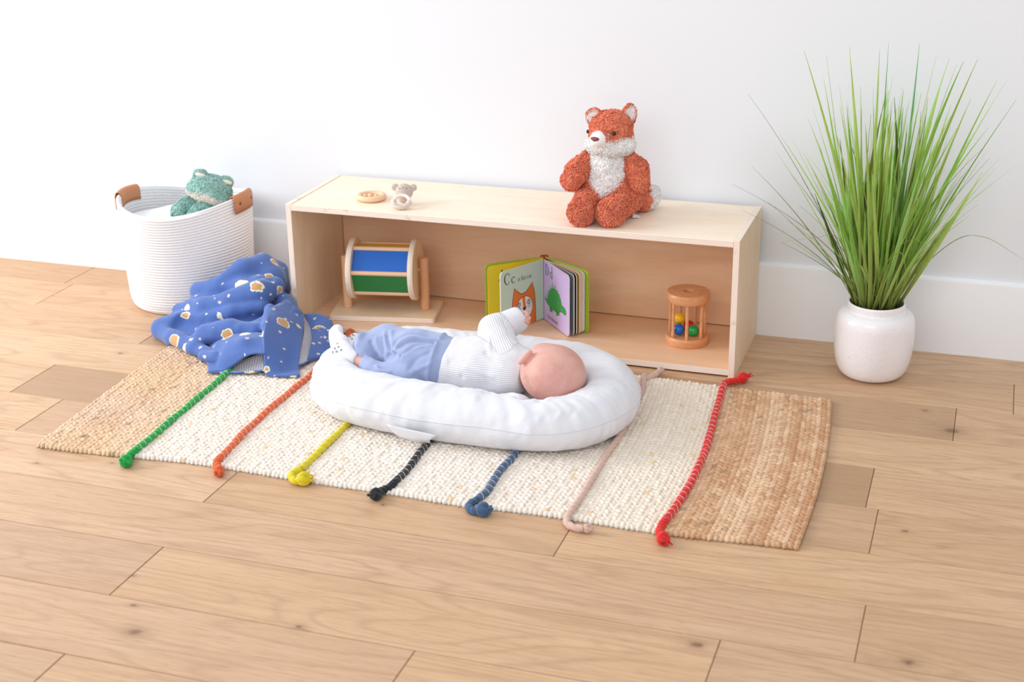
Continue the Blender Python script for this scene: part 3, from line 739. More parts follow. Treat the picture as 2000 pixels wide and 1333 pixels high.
        hd = np.exp(-(np.linalg.norm(V - (HB + hx * .02), axis=1) / .035) ** 4); c = c * (1 + hd[:, None] * np.array([.06, .06, .10]))
        return c
    p = sdf_obj('person', skinf, (.262, -.80, .03), (.955, -.55, .235), .0030, skin, None, colf=scol, it=2)
    p.data.update()
    # shirt
    axis = np.array([(.80, -.705, .118), (.735, -.700, .112), (.66, -.695, .110), (.60, -.690, .108)])
    def sleeve(P, a, b, c, g=0): return d_chain(P, [a, b, c], [.0420 + g, .0395 + g, .0310 + g], .012)
    def neckcut(P): return (P - np.array([.787, -.71, .12])) @ np.array([.965, -.10, -.12])
    cd = np.array(WR) - np.array(EL); cd /= np.linalg.norm(cd)
    def shirt_solid(P, g=0):
        t = d_chain(P, [(.785, -.705, .122), (.745, -.700, .118), (.67, -.695, .113), (.592, -.690, .110)], [.043 + g, .058 + g, .0635 + g, .0645 + g], .02)
        s = sleeve(P, SH, EL, WR, g)
        s = smax(s, (P - (np.array(WR) + cd * .016)) @ cd, .003)
        t = smin(t, s, .010)
        s2 = sleeve(P, SH2, EL2, WR2, g); d2 = np.array(WR2) - np.array(EL2); d2 /= np.linalg.norm(d2)
        t = smin(t, smax(s2, (P - np.array(WR2)) @ d2, .003), .012)
        return t
    hemn = np.array([-1., .06, .22]); hemn /= np.linalg.norm(hemn)
    def shirt(P):
        d = shirt_solid(P)
        d = smax(d, neckcut(P), .004)
        hem = (P - np.array([.596, -.70, .15])) @ hemn + .004 * vnoise(P, 22, 4)
        d = smax(d, hem, .004)
        inner = d_chain(P, [(.83, -.71, .125), (.75, -.70, .115)], [.036, .034])
        d = smax(d, -inner, .003)
        # cuff seam and elbow folds
        q = (P - (np.array(WR) - cd * .024)) @ cd; near = np.exp(-(q / .0022) ** 2) * (np.linalg.norm(P - np.array(WR), axis=-1) < .06)
        d = d + .0016 * near
        return d
    def sdisp(V):
        w = .0022 * vnoise(V * np.array([1, 2.2, 2.2]), 16, 2) + .0012 * vnoise(V, 48, 3)
        def ridge(p, q, wd, h):
            p, q = np.array(p), np.array(q); s = q - p; t = np.clip(((V - p) @ s) / s.dot(s), 0, 1); d_ = np.linalg.norm(V - p - t[:, None] * s, axis=1)
            return h * np.exp(-(d_ / wd) ** 2)
        for a in [((.700, -.735, .165), (.735, -.758, .150), .006, -.004), ((.690, -.690, .185), (.712, -.745, .165), .006, .0035), ((.655, -.655, .178), (.690, -.668, .172), .005, -.0045),
                  ((.672, -.580, .196), (.668, -.640, .20), .006, .0035), ((.682, -.600, .205), (.690, -.640, .175), .005, -.004), ((.61, -.745, .14), (.64, -.700, .172), .008, .003),
                  ((.60, -.71, .165), (.62, -.765, .13), .006, -.003), ((.66, -.755, .135), (.72, -.762, .12), .007, .003), ((.648, -.76, .11), (.66, -.735, .16), .006, -.003)]:
            w += ridge(*a)
        return w
    def rib(V, N):
        A, B = np.array(SH), np.array(EL); Wd = np.array(WR)
        ta = np.clip(((V - A) @ (B - A)) / ((B - A) @ (B - A)), 0, 1); da = np.linalg.norm(V - A - ta[:, None] * (B - A), axis=1) - .036
        tb = np.clip(((V - B) @ (Wd - B)) / ((Wd - B) @ (Wd - B)), 0, 1); db = np.linalg.norm(V - B - tb[:, None] * (Wd - B), axis=1) - .028
        dt = np.hypot(V[:, 1] + .696, V[:, 2] - .112) - .056
        def ang(V, o, ax):
            ax = ax / np.linalg.norm(ax); u = np.cross(ax, [0, 1, .2]); u /= np.linalg.norm(u); w = np.cross(ax, u); q = V - o
            return np.arctan2(q @ w, q @ u)
        at_ = ang(V, np.array([0, -.696, .112]), np.array([1., 0, 0])) * .060; aa = ang(V, A, B - A) * .036; ab = ang(V, B, Wd - B) * .029
        sel = np.argmin(np.stack([dt, da, db]), axis=0); r = np.choose(sel, [at_, aa, ab])
        return np.stack([r, np.zeros_like(r), np.zeros_like(r)], -1) + .0
    k = NT('white_rib_knit'); a = k.n('Attribute', attribute_name='Col'); k.n('SeparateXYZ', Vector=a); u = k.last.outputs[0]
    s = k.math('SINE', k.math('MULTIPLY', u, 2 * PI / .0046)); n = k.noise(k.obj(), 1200, 2)
    c = k.mix(k.ramp(s, [(0, .0), (.5, .35), (1, 1.)]), 'DDDCE2', 'F6F5F7')
    knit = k.set(color=c, rough=.95, normal=k.bump(s, .55, .0012, k.bump(n, .3, .0005)), Sheen_Weight=.2)
    sh = sdf_obj('shirt', shirt, (.56, -.79, .02), (.83, -.52, .25), .0028, knit, p, colf=rib, it=2, disp=sdisp); sh['label'] = 'white ribbed knit long-sleeved shirt'
    # trousers
    gap = None
    def trous(P):
        t = d_chain(P, [(.622, -.690, .110), (.56, -.690, .110), (.512, -.690, .112)], [.0605, .0635, .0675], .02)
        up = d_chain(P, [(.508, -.680, .116), (.412, -.640, .112), (.368, -.672, .104), (.346, -.684, .100)], [.0590, .0515, .0400, .0285], .02)
        lo = d_chain(P, [(.505, -.722, .088), (.445, -.742, .076), (.412, -.731, .087), (.385, -.716, .094)], [.050, .033, .0255, .0215], .01)
        up = smax(up, (P - np.array([.348, -.676, .103])) @ np.array([-.80, -.50, -.30]), .005)
        lo = smax(lo, (P - np.array([.384, -.716, .094])) @ np.array([-.96, .25, .1]), .004)
        d = smin(smin(t, up, .018), lo, .002)
        d = smax(d, (P - np.array([.618, -.70, .12])) @ np.array([1, .05, -.12]), .004)
        for a, b, r, kk in [((.545, -.738, .150), (.560, -.655, .178), .0, 0)]: pass
        if gap is not None: d = smax(d, -d_chain(P, gap, [.0045, .0080, .0065], .0), .006)
        # waistband step
        q = (P - np.array([.567, -.70, .12])) @ np.array([1, .05, -.18]); d = d + .0030 * sstep(q, -.0015, .0015) - .0024 * np.exp(-((q + .004) / .005) ** 2)
        return d
    gap = [cast(u, v, trous) for u, v in ((737, 703), (756, 698), (773, 694))]
    PX = [([cast(u, v, trous) for u, v in L_], wd, h) for L_, wd, h in (
        (((846, 668), (808, 666), (780, 678), (770, 693)), .0048, -.0062), (((845, 671), (815, 676), (789, 690), (780, 697)), .0042, -.0052), (((755, 658), (759, 675), (764, 690)), .0050, -.0065),
        (((748, 660), (748, 675), (750, 690)), .0040, -.0030), (((724, 668), (728, 682), (735, 697)), .0045, -.0045), (((858, 664), (836, 656), (800, 652), (777, 661), (768, 678)), .0050, -.0050),
        (((848, 665), (815, 660), (786, 665), (772, 684)), .0055, .0045), (((842, 673), (802, 681), (785, 693)), .0055, .0042), (((752, 650), (753, 668), (757, 688)), .0050, .0038), (((764, 648), (766, 664), (767, 680)), .0055, .0042),
        (((735, 662), (739, 680), (746, 697)), .0055, .0040), (((838, 690), (815, 702), (800, 720)), .006, -.0030), (((840, 712), (820, 720), (806, 728)), .006, .0030), (((800, 640), (770, 644), (750, 650)), .008, .003))]
    def tdisp(V):
        w = .0016 * vnoise(V, 30, 2) + .0007 * vnoise(V, 75, 3)
        def ridge(pts, wd, h):
            S = spline(pts, 9); dm = np.full(len(V), 9.)
            for i in range(8):
                p, q = S[i], S[i + 1]; s = q - p; t = np.clip(((V - p) @ s) / s.dot(s), 0, 1); dm = np.minimum(dm, np.linalg.norm(V - p - t[:, None] * s, axis=1))
            return h * np.exp(-(dm / wd) ** 2)
        R = [([(.552, -.690, .178), (.500, -.680, .188), (.455, -.705, .172), (.438, -.722, .140)], .009, .0062), ([(.552, -.705, .174), (.505, -.705, .184), (.468, -.728, .165), (.455, -.738, .140)], .007, -.0060),
             ([(.553, -.720, .168), (.510, -.728, .176), (.480, -.748, .155)], .008, .0056), ([(.553, -.740, .158), (.520, -.748, .160), (.490, -.760, .140)], .006, -.0045),
             ([(.550, -.655, .176), (.490, -.640, .188), (.430, -.650, .184), (.412, -.690, .160)], .008, .0055), ([(.540, -.640, .172), (.480, -.620, .184), (.420, -.625, .186), (.385, -.668, .170), (.383, -.700, .142)], .007, -.0055),
             ([(.455, -.600, .180), (.400, -.620, .184), (.365, -.665, .160), (.362, -.695, .130)], .009, .0058), ([(.43, -.66, .18), (.405, -.695, .165), (.400, -.715, .140)], .006, -.0058), ([(.36, -.63, .16), (.345, -.665, .145), (.345, -.69, .12)], .006, -.004),
             ([(.445, -.68, .178), (.428, -.705, .158)], .007, .005), ([(.47, -.765, .10), (.445, -.765, .105), (.43, -.752, .112)], .005, .004), ([(.48, -.77, .09), (.45, -.772, .085)], .005, -.003)]
        for L_, wd, h in PX: w += ridge(L_, wd, h)
        for a in R[6:]: w += 1.9 * ridge(*a[:1], a[1] * .8, a[2])
        return w
    k = NT('blue_jersey'); n = k.noise(k.obj(), 1100, 2); n2 = k.noise(k.obj(), 40, 3)
    jer = k.set(color=k.mix(n2, '8F9DC2', '9DAACC'), rough=.9, normal=k.bump(n, .25, .0005), Sheen_Weight=.3)
    tr = sdf_obj('trousers', trous, (.30, -.815, .015), (.645, -.555, .215), .0028, jer, p, it=1, disp=tdisp); tr['label'] = 'soft blue trousers with wide waistband'
    # socks
    k = NT('white_sock'); o = k.obj(); n = k.noise(o, 900, 2)
    sockm = k.set(color=lin('EDEDF2'), rough=.95, normal=k.bump(n, .4, .0008), Sheen_Weight=.2); dotm = plain('grip_dots', '9DA1AE', .6)
    def sock1(P):
        d = d_chain(P, [(.3625, -.7095, .0985), (.340, -.706, .104), (.322, -.698, .109), (.298, -.668, .120), (.276, -.640, .132)], [.0185, .0205, .0240, .0205, .0165], .012)
        d = smax(d, (P - np.array([.3625, -.709, .098])) @ np.array([.95, -.1, -.1]), .003)
        d = smin(d, d_chain(P, [(.276, -.628, .138), (.279, -.652, .126)], [.0125, .014]), .008)
        return d + .0008 * vnoise(P, 90, 3)
    s1 = sdf_obj('sock', sock1, (.245, -.745, .07), (.385, -.59, .165), .0024, sockm, p, it=2, disp=lambda V: .0015 * vnoise(V, 55, 5)); s1['label'] = 'white sock with grey grip dots on the sole'
    def sock2(P):
        d = d_chain(P, [(.338, -.690, .098), (.325, -.668, .100), (.314, -.630, .103), (.308, -.600, .106)], [.0185, .0215, .0190, .0150], .01)
        return smax(d, (P - np.array([.334, -.684, .098])) @ np.array([.6, -.75, .1]), .003) + .0008 * vnoise(P, 90, 3)
    s2 = sdf_obj('sock', sock2, (.28, -.715, .07), (.37, -.575, .135), .0024, sockm, p, it=2)
    # grip dots lie on the sole, facing the camera side
    def dots(sock, pts, fn):
        mb = MB()
        for c in pts:
            c = np.array(c, float); e = 1e-3
            for _ in range(6):
                g = np.array([fn((c + d_)[None])[0] - fn((c - d_)[None])[0] for d_ in np.eye(3) * e]) / (2 * e); g /= np.linalg.norm(g) + 1e-9; c = c - g * fn(c[None])[0]
            u = np.cross(g, [0, 0, 1.]); u /= np.linalg.norm(u); v = np.cross(g, u); an = np.arange(12) / 12 * 2 * PI
            ringo = c + (np.cos(an)[:, None] * u + np.sin(an)[:, None] * v) * .0030 + g * .0002; top = c + (np.cos(an)[:, None] * u + np.sin(an)[:, None] * v) * .0022 + g * .0022
            V = np.vstack([ringo, top]); F = [(i, (i + 1) % 12, 12 + (i + 1) % 12, 12 + i) for i in range(12)] + [tuple(range(12, 24))]
            mb.add(V, F)
        g_ = mb.build('grip_dots', dotm, sock); g_['kind'] = 'stuff'; g_['label'] = 'small round grey rubber dots'
    dots(s1, [cast(u, v, sock1) for u, v in ((659, 672), (661, 678), (666, 684), (654, 681), (657, 687), (650, 688), (651, 694))], sock1)
    dots(s2, [(.302, -.606, .119), (.309, -.614, .119), (.304, -.620, .119), (.314, -.622, .119), (.311, -.632, .120), (.318, -.640, .120)], sock2)
    setp(p, 'baby in white shirt and blue trousers lying in the lounger, reaching towards the book', 'person')
    settle(p, (.60, -.70, .05))
build_person()
# ------------------------------------------------------------------ wooden toys
M_beech = birch('beech_dowel', 'EDBE98', 'E0A67C', 'z', .42)
M_beechx = birch('beech_bar', 'F0CBAA', 'E8BA92', 'x', .42)
M_disc = birch('birch_disc', 'F2D9B8', 'E9CBA2', 'z', .45)
def cyl_vf(p, q, r, seg=24, bev=.0012):
    p, q = np.array(p, float), np.array(q, float); L = np.linalg.norm(q - p); d = (q - p) / L
    P = np.array([p, p + d * bev, q - d * bev, q]); return tube_vf(P, [r - bev, r, r, r - bev], seg)
def cyl(name, p, q, r, mat, parent, seg=28, bev=.0012):
    V, F = cyl_vf(p, q, r, seg, bev); o = mesh_obj(name, V, F, mat, parent)
    try: o.data.set_sharp_from_angle(angle=.6)
    except Exception: pass
    return o
def build_drum():
    t = empty('spinning_drum', (.213, -.189, .0205), math.radians(11.2), 'wooden spinning drum with blue and green panels on a plywood base, inside the shelf', 'toy')
    def rrect(w, d, r, n=6):
        pts = []
        for cx, cy, a0 in ((w - r, d - r, 0), (-w + r, d - r, 90), (-w + r, -d + r, 180), (w - r, -d + r, 270)):
            for i in range(n + 1):
                a = math.radians(a0 + 90 * i / n); pts.append((cx + r * math.cos(a), cy + r * math.sin(a)))
        return pts
    bm = bmesh.new(); R = rrect(.145, .073, .008); a = [bm.verts.new((x, y, 0)) for x, y in R]; b = [bm.verts.new((x, y, .0145)) for x, y in R]
    bm.faces.new(b); bm.faces.new(a[::-1]); n = len(R)
    for i in range(n): bm.faces.new((a[i], a[(i + 1) % n], b[(i + 1) % n], b[i])).material_index = 1
    bm_obj('base', bm, [M_disc, ply('ply_drum_base', 'Z', 0, .0145, 7)], t, smooth=False, bevel=.0015)
    for s in (-1, 1): cyl('post', (s * .108, 0, .0146), (s * .108, 0, .163), .0122, M_beech, t, 32, .0015)
    zc, R0 = .128, .083
    cyl('axle', (-.100, 0, zc), (.100, 0, zc), .0042, M_beechx, t)
    ed = ply('ply_disc', 'X', -.0905, .015, 7)
    for s in (-1, 1):
        bm = bmesh.new(); ring = []
        for (x, r) in ((s * .077, R0 - .001), (s * .0782, R0), (s * .0908, R0), (s * .092, R0 - .001)):
            ring.append([bm.verts.new((x, r * math.cos(a), zc + r * math.sin(a))) for a in [2 * PI * j / 72 for j in range(72)]])
        for i in range(3):
            for j in range(72):
                k = (j + 1) % 72; bm.faces.new((ring[i][j], ring[i][k], ring[i + 1][k], ring[i + 1][j])).material_index = 1
        bm.faces.new(ring[0]); bm.faces.new(ring[-1])
        bm_obj('end_disc', bm, [M_disc, ply('ply_disc', 'X', s * .0845 - .0075, .015, 7)], t)
    an = [7 + 60 * i for i in range(6)]
    def pt(a, r): a = math.radians(a); return (-r * math.cos(a), zc + r * math.sin(a))
    for a in an:
        y, z = pt(a, .070); cyl('dowel', (-.0775, y, z), (.0775, y, z), .0062, M_beechx, t, 20, .0005)
    names = [('blue', '1766C8'), ('yellow', 'E9B93A'), ('red', 'C8352B'), ('orange', 'E07A2A'), ('purple', '6A4BA0'), ('green', '1E8145')]
    for i, (nm, c) in enumerate(names):
        (y0, z0), (y1, z1) = pt(an[i] + 5, .0685), pt(an[i] + 55, .0685)
        dy, dz = y1 - y0, z1 - z0; L = math.hypot(dy, dz); ny, nz = dz / L * .0012, -dy / L * .0012
        V = [(x, y + k * ny, z + k * nz) for x in (-.0768, .0768) for (y, z) in ((y0, z0), (y1, z1)) for k in (-1, 1)]
        o = mesh_obj('panel', V, [(0, 1, 3, 2), (4, 6, 7, 5), (0, 4, 5, 1), (2, 3, 7, 6), (0, 2, 6, 4), (1, 5, 7, 3)], plain('paint_' + nm, c, .4), t, smooth=False)
        o['label'] = nm + ' painted panel'
build_drum()
def build_rattle():
    t = empty('bell_rattle', (1.047, -.172, .0206), math.radians(12), 'wooden cage rattle holding four coloured balls, standing inside the shelf at its right end', 'toy')
    k = NT('warm_beech'); o = k.obj(); a = k.noise(k.map(o, (14, 60, 60)), 1, 3, .5, .6)
    m = k.set(color=k.mix(k.ramp(a, [(.3, 0.), (.7, 1.)]), 'E5A878', 'D2905F'), rough=.35, Specular_IOR_Level=.45)
    lathe('base', [(0, 0), (.0535, 0), (.0557, .003), (.0565, .012), (.0557, .020), (.0535, .0232), (0, .0235)], m, t, 72)
    z0 = .1165
    top = lathe('top', [(.0125, z0), (.0535, z0), (.0555, z0 + .0025), (.0562, z0 + .012), (.0555, z0 + .0205), (.0535, z0 + .0235), (.0140, z0 + .0238), (.0125, z0 + .0225), (.0120, z0 + .0012)], m, t, 72, closed=True)
    mk = MB(); dk = plain('burnt_mark', '8A5A38', .8)
    for cx, cy, an, n in ((.030, -.020, 62, 9), (-.030, .012, 50, 7)):
        for i in range(n):
            s = (i - n / 2) * .0035; x = cx + s * math.cos(math.radians(an)); y = cy + s * math.sin(math.radians(an))
            V, F = tube_vf([(x, y, z0 + .02375), (x + .0016, y - .0004 + .0012 * (i % 3), z0 + .02375)], .00035, 5); mk.add(V, F)
    mk.build('burnt_lettering', dk, top)['kind'] = 'stuff'
    for i in range(7):
        a = 2 * PI * (i + .08) / 7 - PI / 2 - .1; x, y = .0455 * math.cos(a), .0455 * math.sin(a)
        cyl('dowel', (x, y, .0225), (x, y, z0 + .001), .0041, m, t, 16, .0003)
    for nm, c, p in (('blue', '0F68C4', (-.0215, -.012, .0385)), ('green', '0C9A4E', (.0155, -.018, .0385)), ('red', 'D3212B', (.004, .017, .0385)), ('yellow', 'F5BD16', (-.0205, .0085, .0615))):
        V = []; bm = bmesh.new(); bmesh.ops.create_uvsphere(bm, u_segments=32, v_segments=20, radius=.0146)
        b = bm_obj('ball', bm, plain('lacquer_' + nm, c, .18), t, loc=p, autosm=False); b['label'] = 'glossy ' + nm + ' wooden ball'
build_rattle()
def build_ring():
    t = empty('teething_ring', (.200, -.226, .3524), math.radians(15), 'flat wooden teething ring with small beads inside, lying on top of the shelf at left', 'teether')
    m = birch('teether_wood', 'F0CBA8', 'E6B98F', 'x', .45)
    V, F = torus_vf(.0325, .0078, 64, 18, (0, 0, .0078)); mesh_obj('ring', V, F, m, t)
    cyl('bar', (-.028, .002, .0082), (.028, -.002, .0082), .0024, m, t, 12, .0004)
    for x, r in ((-.016, .0062), (-.003, .0075), (.012, .0062)):
        bm = bmesh.new(); bmesh.ops.create_uvsphere(bm, u_segments=20, v_segments=14, radius=r); bm_obj('bead', bm, m, t, loc=(x, -.0006 * x / .016, .0085), autosm=False)
build_ring()
def build_koala():
    t = empty('koala_rattle', (.306, -.262, .3520), math.radians(12), 'small crocheted koala head on a pale teething ring, on top of the shelf', 'teether')
    def crochet(nm, c):
        k = NT(nm); o = k.obj(); v = k.n('TexVoronoi', Vector=k.map(o, (1, 1, 1.3)), Scale=330.); n = k.noise(o, 1500, 2)
        return k.set(color=k.mix(k.ramp(v, [(.2, 0.), (.7, .5)]), c, 'A8998C'), rough=.95, normal=k.bump(v, -.7, .0012))
    mh = crochet('taupe_crochet', 'D2C4B8'); mw = crochet('cream_crochet', 'EFE6DC')
    def head(P):
        d = d_ell(P, (0, .022, .0330), (.0235, .0185, .0215)); d = smin(d, d_ell(P, (0, .012, .018), (.014, .012, .014)), .008); return d
    h = sdf_obj('head', head, (-.03, -.01, -.002), (.03, .05, .06), .0016, mh, t, it=2)
    for s in (-1, 1):
        e = sdf_obj('ear', lambda P: smax(d_ell(P, (s * .0235, .023, .0440), (.0105, .0065, .0100)), -d_ell(P, (s * .0235, .015, .0440), (.0065, .0035, .006)), .003), (-.04, .005, .028), (.04, .04, .06), .0014, mh, t, it=2)
    sdf_obj('nose', lambda P: d_ell(P, (0, .0018, .0245), (.0045, .0035, .0060)), (-.01, -.004, .015), (.01, .01, .035), .0009, plain('pink_felt', 'E9BFB0', .9), t)
    dk = MB()
    for x, z in ((-.0095, .0455), (.0095, .0455), (0.0, .0475)):
        V, F = tube_vf([(x - .002, .0065, z), (x + .002, .0062, z + .0006)], .0007, 6); dk.add(V, F)
    dk.build('stitched_eyes', plain('dark_thread', '5C5650', .8), h)
    # ring leaning against the head: smooth pale upper half, knitted lower half
    a = np.linspace(0, 2 * PI, 65); til = math.radians(33); Rr = .0205
    pts = np.stack([Rr * np.cos(a), -.020 + Rr * math.cos(til) * np.sin(a), .0182 + Rr * math.sin(til) * np.sin(a)], -1)
    up = (a >= -.2) & (a <= PI + .2); ru = MB(); ru.tube(pts[:34], .0046, 14); ru.build('ring', plain('pale_wood', 'F0E4DA', .5), t)
    lo = MB(); sl = spline(pts[31:], 90); lo.tube(sl, lambda i, an: .0062 + .0010 * np.sin(an * 4 + i * 1.1) + .0006 * np.sin(i * .9), 20); lo.build('knitted_sleeve', mw, t)
build_koala()
# ------------------------------------------------------------------ board book
GLY = {  # pen strokes on a unit cap height: (points, widths)
 'C': [([(.66, .74), (.56, .92), (.38, .99), (.18, .88), (.07, .68), (.06, .40), (.16, .14), (.36, .01), (.54, .06), (.66, .22)], [.04, .05, .05, .08, .12, .12, .09, .05, .04, .04]), ([(.67, .97), (.66, .68)], [.03, .03])],
 'c': [([(.44, .46), (.36, .54), (.24, .56), (.10, .46), (.07, .28), (.12, .10), (.26, .01), (.38, .04), (.46, .14)], [.10, .06, .04, .08, .10, .08, .04, .04, .03])],
 'D': [([(.14, .02), (.14, .98)], [.11, .11]), ([(.02, .98), (.34, .98), (.56, .86), (.68, .62), (.68, .38), (.56, .14), (.34, .02), (.02, .02)], [.04, .04, .07, .11, .11, .07, .04, .04])],
 'd': [([(.44, 0.02), (.44, .98), (.32, .96)], [.09, .09, .04]), ([(.44, .44), (.34, .54), (.20, .54), (.08, .40), (.07, .20), (.16, .04), (.30, .01), (.44, .14)], [.04, .04, .06, .09, .09, .06, .04, .04]), ([(.44, .02), (.54, .02)], [.04, .04])],
 'i': [([(.12, .02), (.12, .54), (.02, .52)], [.09, .09, .04]), ([(0, .02), (.24, .02)], [.04, .04]), ([(.10, .74), (.14, .80)], [.11, .11])],
 's': [([(.34, .40), (.32, .52), (.20, .56), (.08, .46), (.12, .34), (.28, .24), (.34, .12), (.24, .01), (.12, .02), (.05, .16)], [.03, .04, .05, .07, .09, .09, .07, .05, .04, .03])],
 'f': [([(.40, .86), (.32, .97), (.20, .94), (.15, .76), (.15, .02)], [.09, .05, .05, .09, .09]), ([(.02, .54), (.32, .54)], [.04, .04]), ([(.03, .02), (.28, .02)], [.04, .04])],
 'o': [([(.26, .56), (.12, .48), (.06, .28), (.12, .08), (.26, .01), (.40, .08), (.46, .28), (.40, .48), (.26, .56)], [.04, .08, .10, .08, .04, .08, .10, .08, .04])],
 'r': [([(.14, .02), (.14, .54), (.03, .52)], [.09, .09, .04]), ([(.02, .02), (.28, .02)], [.04, .04]), ([(.14, .36), (.24, .53), (.36, .52)], [.03, .06, .09])],
 'a': [([(.08, .42), (.16, .55), (.30, .54), (.36, .42), (.36, .08), (.46, .02)], [.08, .05, .05, .09, .09, .04]), ([(.36, .34), (.16, .26), (.06, .14), (.12, .02), (.24, .02), (.36, .14)], [.03, .06, .09, .06, .04, .03])],
 't': [([(.16, .76), (.16, .12), (.22, .02), (.34, .08)], [.05, .09, .07, .03]), ([(.04, .54), (.32, .54)], [.04, .04])],
 'n': [([(.13, .02), (.13, .54), (.03, .52)], [.09, .09, .04]), ([(.13, .38), (.26, .54), (.38, .52), (.42, .40), (.42, .02)], [.03, .05, .08, .09, .09]), ([(.02, .02), (.24, .02)], [.04, .04]), ([(.32, .02), (.54, .02)], [.04, .04])],
 'u': [([(.03, .54), (.12, .54), (.12, .14), (.20, .02), (.32, .04), (.40, .16)], [.04, .08, .09, .08, .04, .03]), ([(.30, .54), (.40, .54), (.40, .02), (.50, .02)], [.04, .09, .09, .04])],
 '.': [([(.08, .04), (.12, .08)], [.11, .11])],
 'A': [([(.04, .02), (.34, .98)], [.05, .05]), ([(.34, .98), (.66, .02)], [.11, .11]), ([(.16, .34), (.52, .34)], [.04, .04]), ([(-.04, .02), (.16, .02)], [.04, .04]), ([(.52, .02), (.78, .02)], [.04, .04])]}
ADV = {'C': .78, 'c': .55, 'D': .80, 'd': .60, 'i': .28, 's': .42, 'f': .36, 'o': .54, 'r': .40, 'a': .50, 't': .38, 'n': .58, 'u': .54, '.': .22, ' ': .26, 'A': .8}
def build_book():
    H, LEN = .176, .158
    base = (.642, -.114, .0206)
    t = empty('board_book', base, 0, 'open board book with orange cat and lilac dinosaur pages, standing in the shelf', 'book')
    pap = lambda n, c, r=.45: plain(n, c, r)
    M_white = pap('board_edge', 'F3EEE6')
    # ruled pale green paper
    k = NT('green_page'); o = k.obj(); k.n('SeparateXYZ', Vector=o); z = k.last.outputs[2]
    w = k.math('SINE', k.math('MULTIPLY', k.math('ADD', z, k.math('MULTIPLY', k.noise(k.map(o, (20, 20, 60)), 1, 2), .0012)), 2 * PI / .0042))
    mgreen = k.set(color=k.mix(k.ramp(w, [(.2, 0.), (.95, .55)]), 'CBDFC9', 'A9C7B4'), rough=.45)
    inks = {'ink': pap('ink', '1E2A28'), 'orange': pap('cat_orange', 'E8772B'), 'face': pap('cat_face', 'EFE6E6'), 'green': pap('dino_green', '35A54A'), 'spike': pap('dino_spikes', '7FBE96'), 'line': pap('dino_line', '14502A')}
    def shape(L, h, r=.012, n=6):
        pts = [(0, 0)]
        for cx, cz, a0 in ((L - r, r, -90), (L - r, h - r, 0)):
            for i in range(n + 1):
                a = math.radians(a0 + 90 * i / n); pts.append((cx + r * math.cos(a), cz + r * math.sin(a)))
        return pts + [(0, h)]
    def sheet(name, ang, L, h, z0, th, mats, off=0.0, front=1, art=None, parent=t, label=None, x0=.003):
        """upright sheet hinged near the spine; front=+1/-1 says which face carries the print"""
        S = shape(L, h); mb = MB(); n = len(S)
        V = [(x + x0, -th / 2, z + z0) for x, z in S] + [(x + x0, th / 2, z + z0) for x, z in S]
        F = [tuple(range(n)), tuple(range(n, 2 * n))[::-1]] + [(i, i + n, (i + 1) % n + n, (i + 1) % n) for i in range(n)]
        mb.add(V[:], [F[0]], 0); mb.add(V[:], [F[1]], 0); mb.add(V[:], F[2:], 1)
        ms = list(mats)
        if art:
            for kind, dat, mi, lift in art:
                y = front * (th / 2 + .00012 + lift * .00006); side = 1 if front > 0 else -1
                if kind == 'poly':
                    q = [(a + x0, y, b + z0) for a, b in dat]; mb.add(q, [tuple(range(len(q)))], mi)
                else:
                    P, wd = dat; P = np.array(P, float); Tn = np.gradient(P, axis=0); Tn /= np.linalg.norm(Tn, axis=1)[:, None] + 1e-9; Nn = np.stack([-Tn[:, 1], Tn[:, 0]], -1) * (np.array(wd) / 2)[:, None]
                    A, B = P + Nn, P - Nn; q = [(a[0] + x0, y, a[1] + z0) for a in A] + [(b[0] + x0, y, b[1] + z0) for b in B]; m = len(P)
                    mb.add(q, [(i, i + 1, m + i + 1, m + i) for i in range(m - 1)], mi)
        s = mb.build(name, ms, parent, smooth=False, loc=(0 if parent is t else 0, off, 0), rot=(0, 0, math.radians(ang)))
        s.data.validate()
        if label: s['label'] = label
        return s
    def text(s, x, z, size, mi, slant=0, mirror=None):
        out = []
        for ch in s:
            for pts, wd in GLY.get(ch, []):
                m = 22 if len(pts) > 3 else (2 if len(pts) == 2 else 12)
                if ch in 'iftrndu' and len(pts) <= 5 and len(pts) > 2: m = 3 * len(pts)
                P = spline(pts, m) if len(pts) > 2 else np.array(pts, float); W_ = np.interp(np.linspace(0, 1, len(P)), np.linspace(0, 1, len(wd)), wd)
                P = np.stack([x + P[:, 0] * size * .92, z + P[:, 1] * size], -1)
                out.append(('line', (P, W_ * size), mi, 3))
            x += ADV[ch] * size * .92
        return out
    def outline(P, w, mi, lift=2, closed=True, n=0):
        P = np.array(P + [P[0]] if closed else P, float)
        if n: P = spline(P, n)
        return ('line', (P, np.full(len(P), w)), mi, lift)
    def ell(cx, cz, a, b, n=36, t0=0, t1=2 * PI): return [(cx + a * math.cos(q), cz + b * math.sin(q)) for q in np.linspace(t0, t1, n, endpoint=False)]
    # left page, drawn left to right; its spine is at the right, so x is mirrored into the sheet
    def L(u, v): return (LEN * (1 - u), H * .96 * (1 - v))
    def Lp(pts): return [L(*p) for p in pts]
    mats = [mgreen, M_white, inks['ink'], inks['orange'], inks['face']]
    art = []
    cat = [(.246, 1.0), (.25, .80), (.265, .55), (.317, .327), (.39, .40), (.455, .455), (.52, .462), (.576, .452), (.65, .40), (.733, .316), (.785, .50), (.805, .72), (.81, 1.0)]
    art.append(('poly', Lp(cat), 3, 0)); art.append(outline(Lp(cat[1:-1] if False else cat), .0016, 2, 1, closed=False))
    fc = ell(.545, .71, .195, .195); art.append(('poly', Lp(fc), 4, 1)); art.append(outline(Lp(fc), .0014, 2, 3))
    art.append(('poly', Lp([(.492, .528), (.555, .515), (.578, .70), (.515, .705)]), 3, 2))
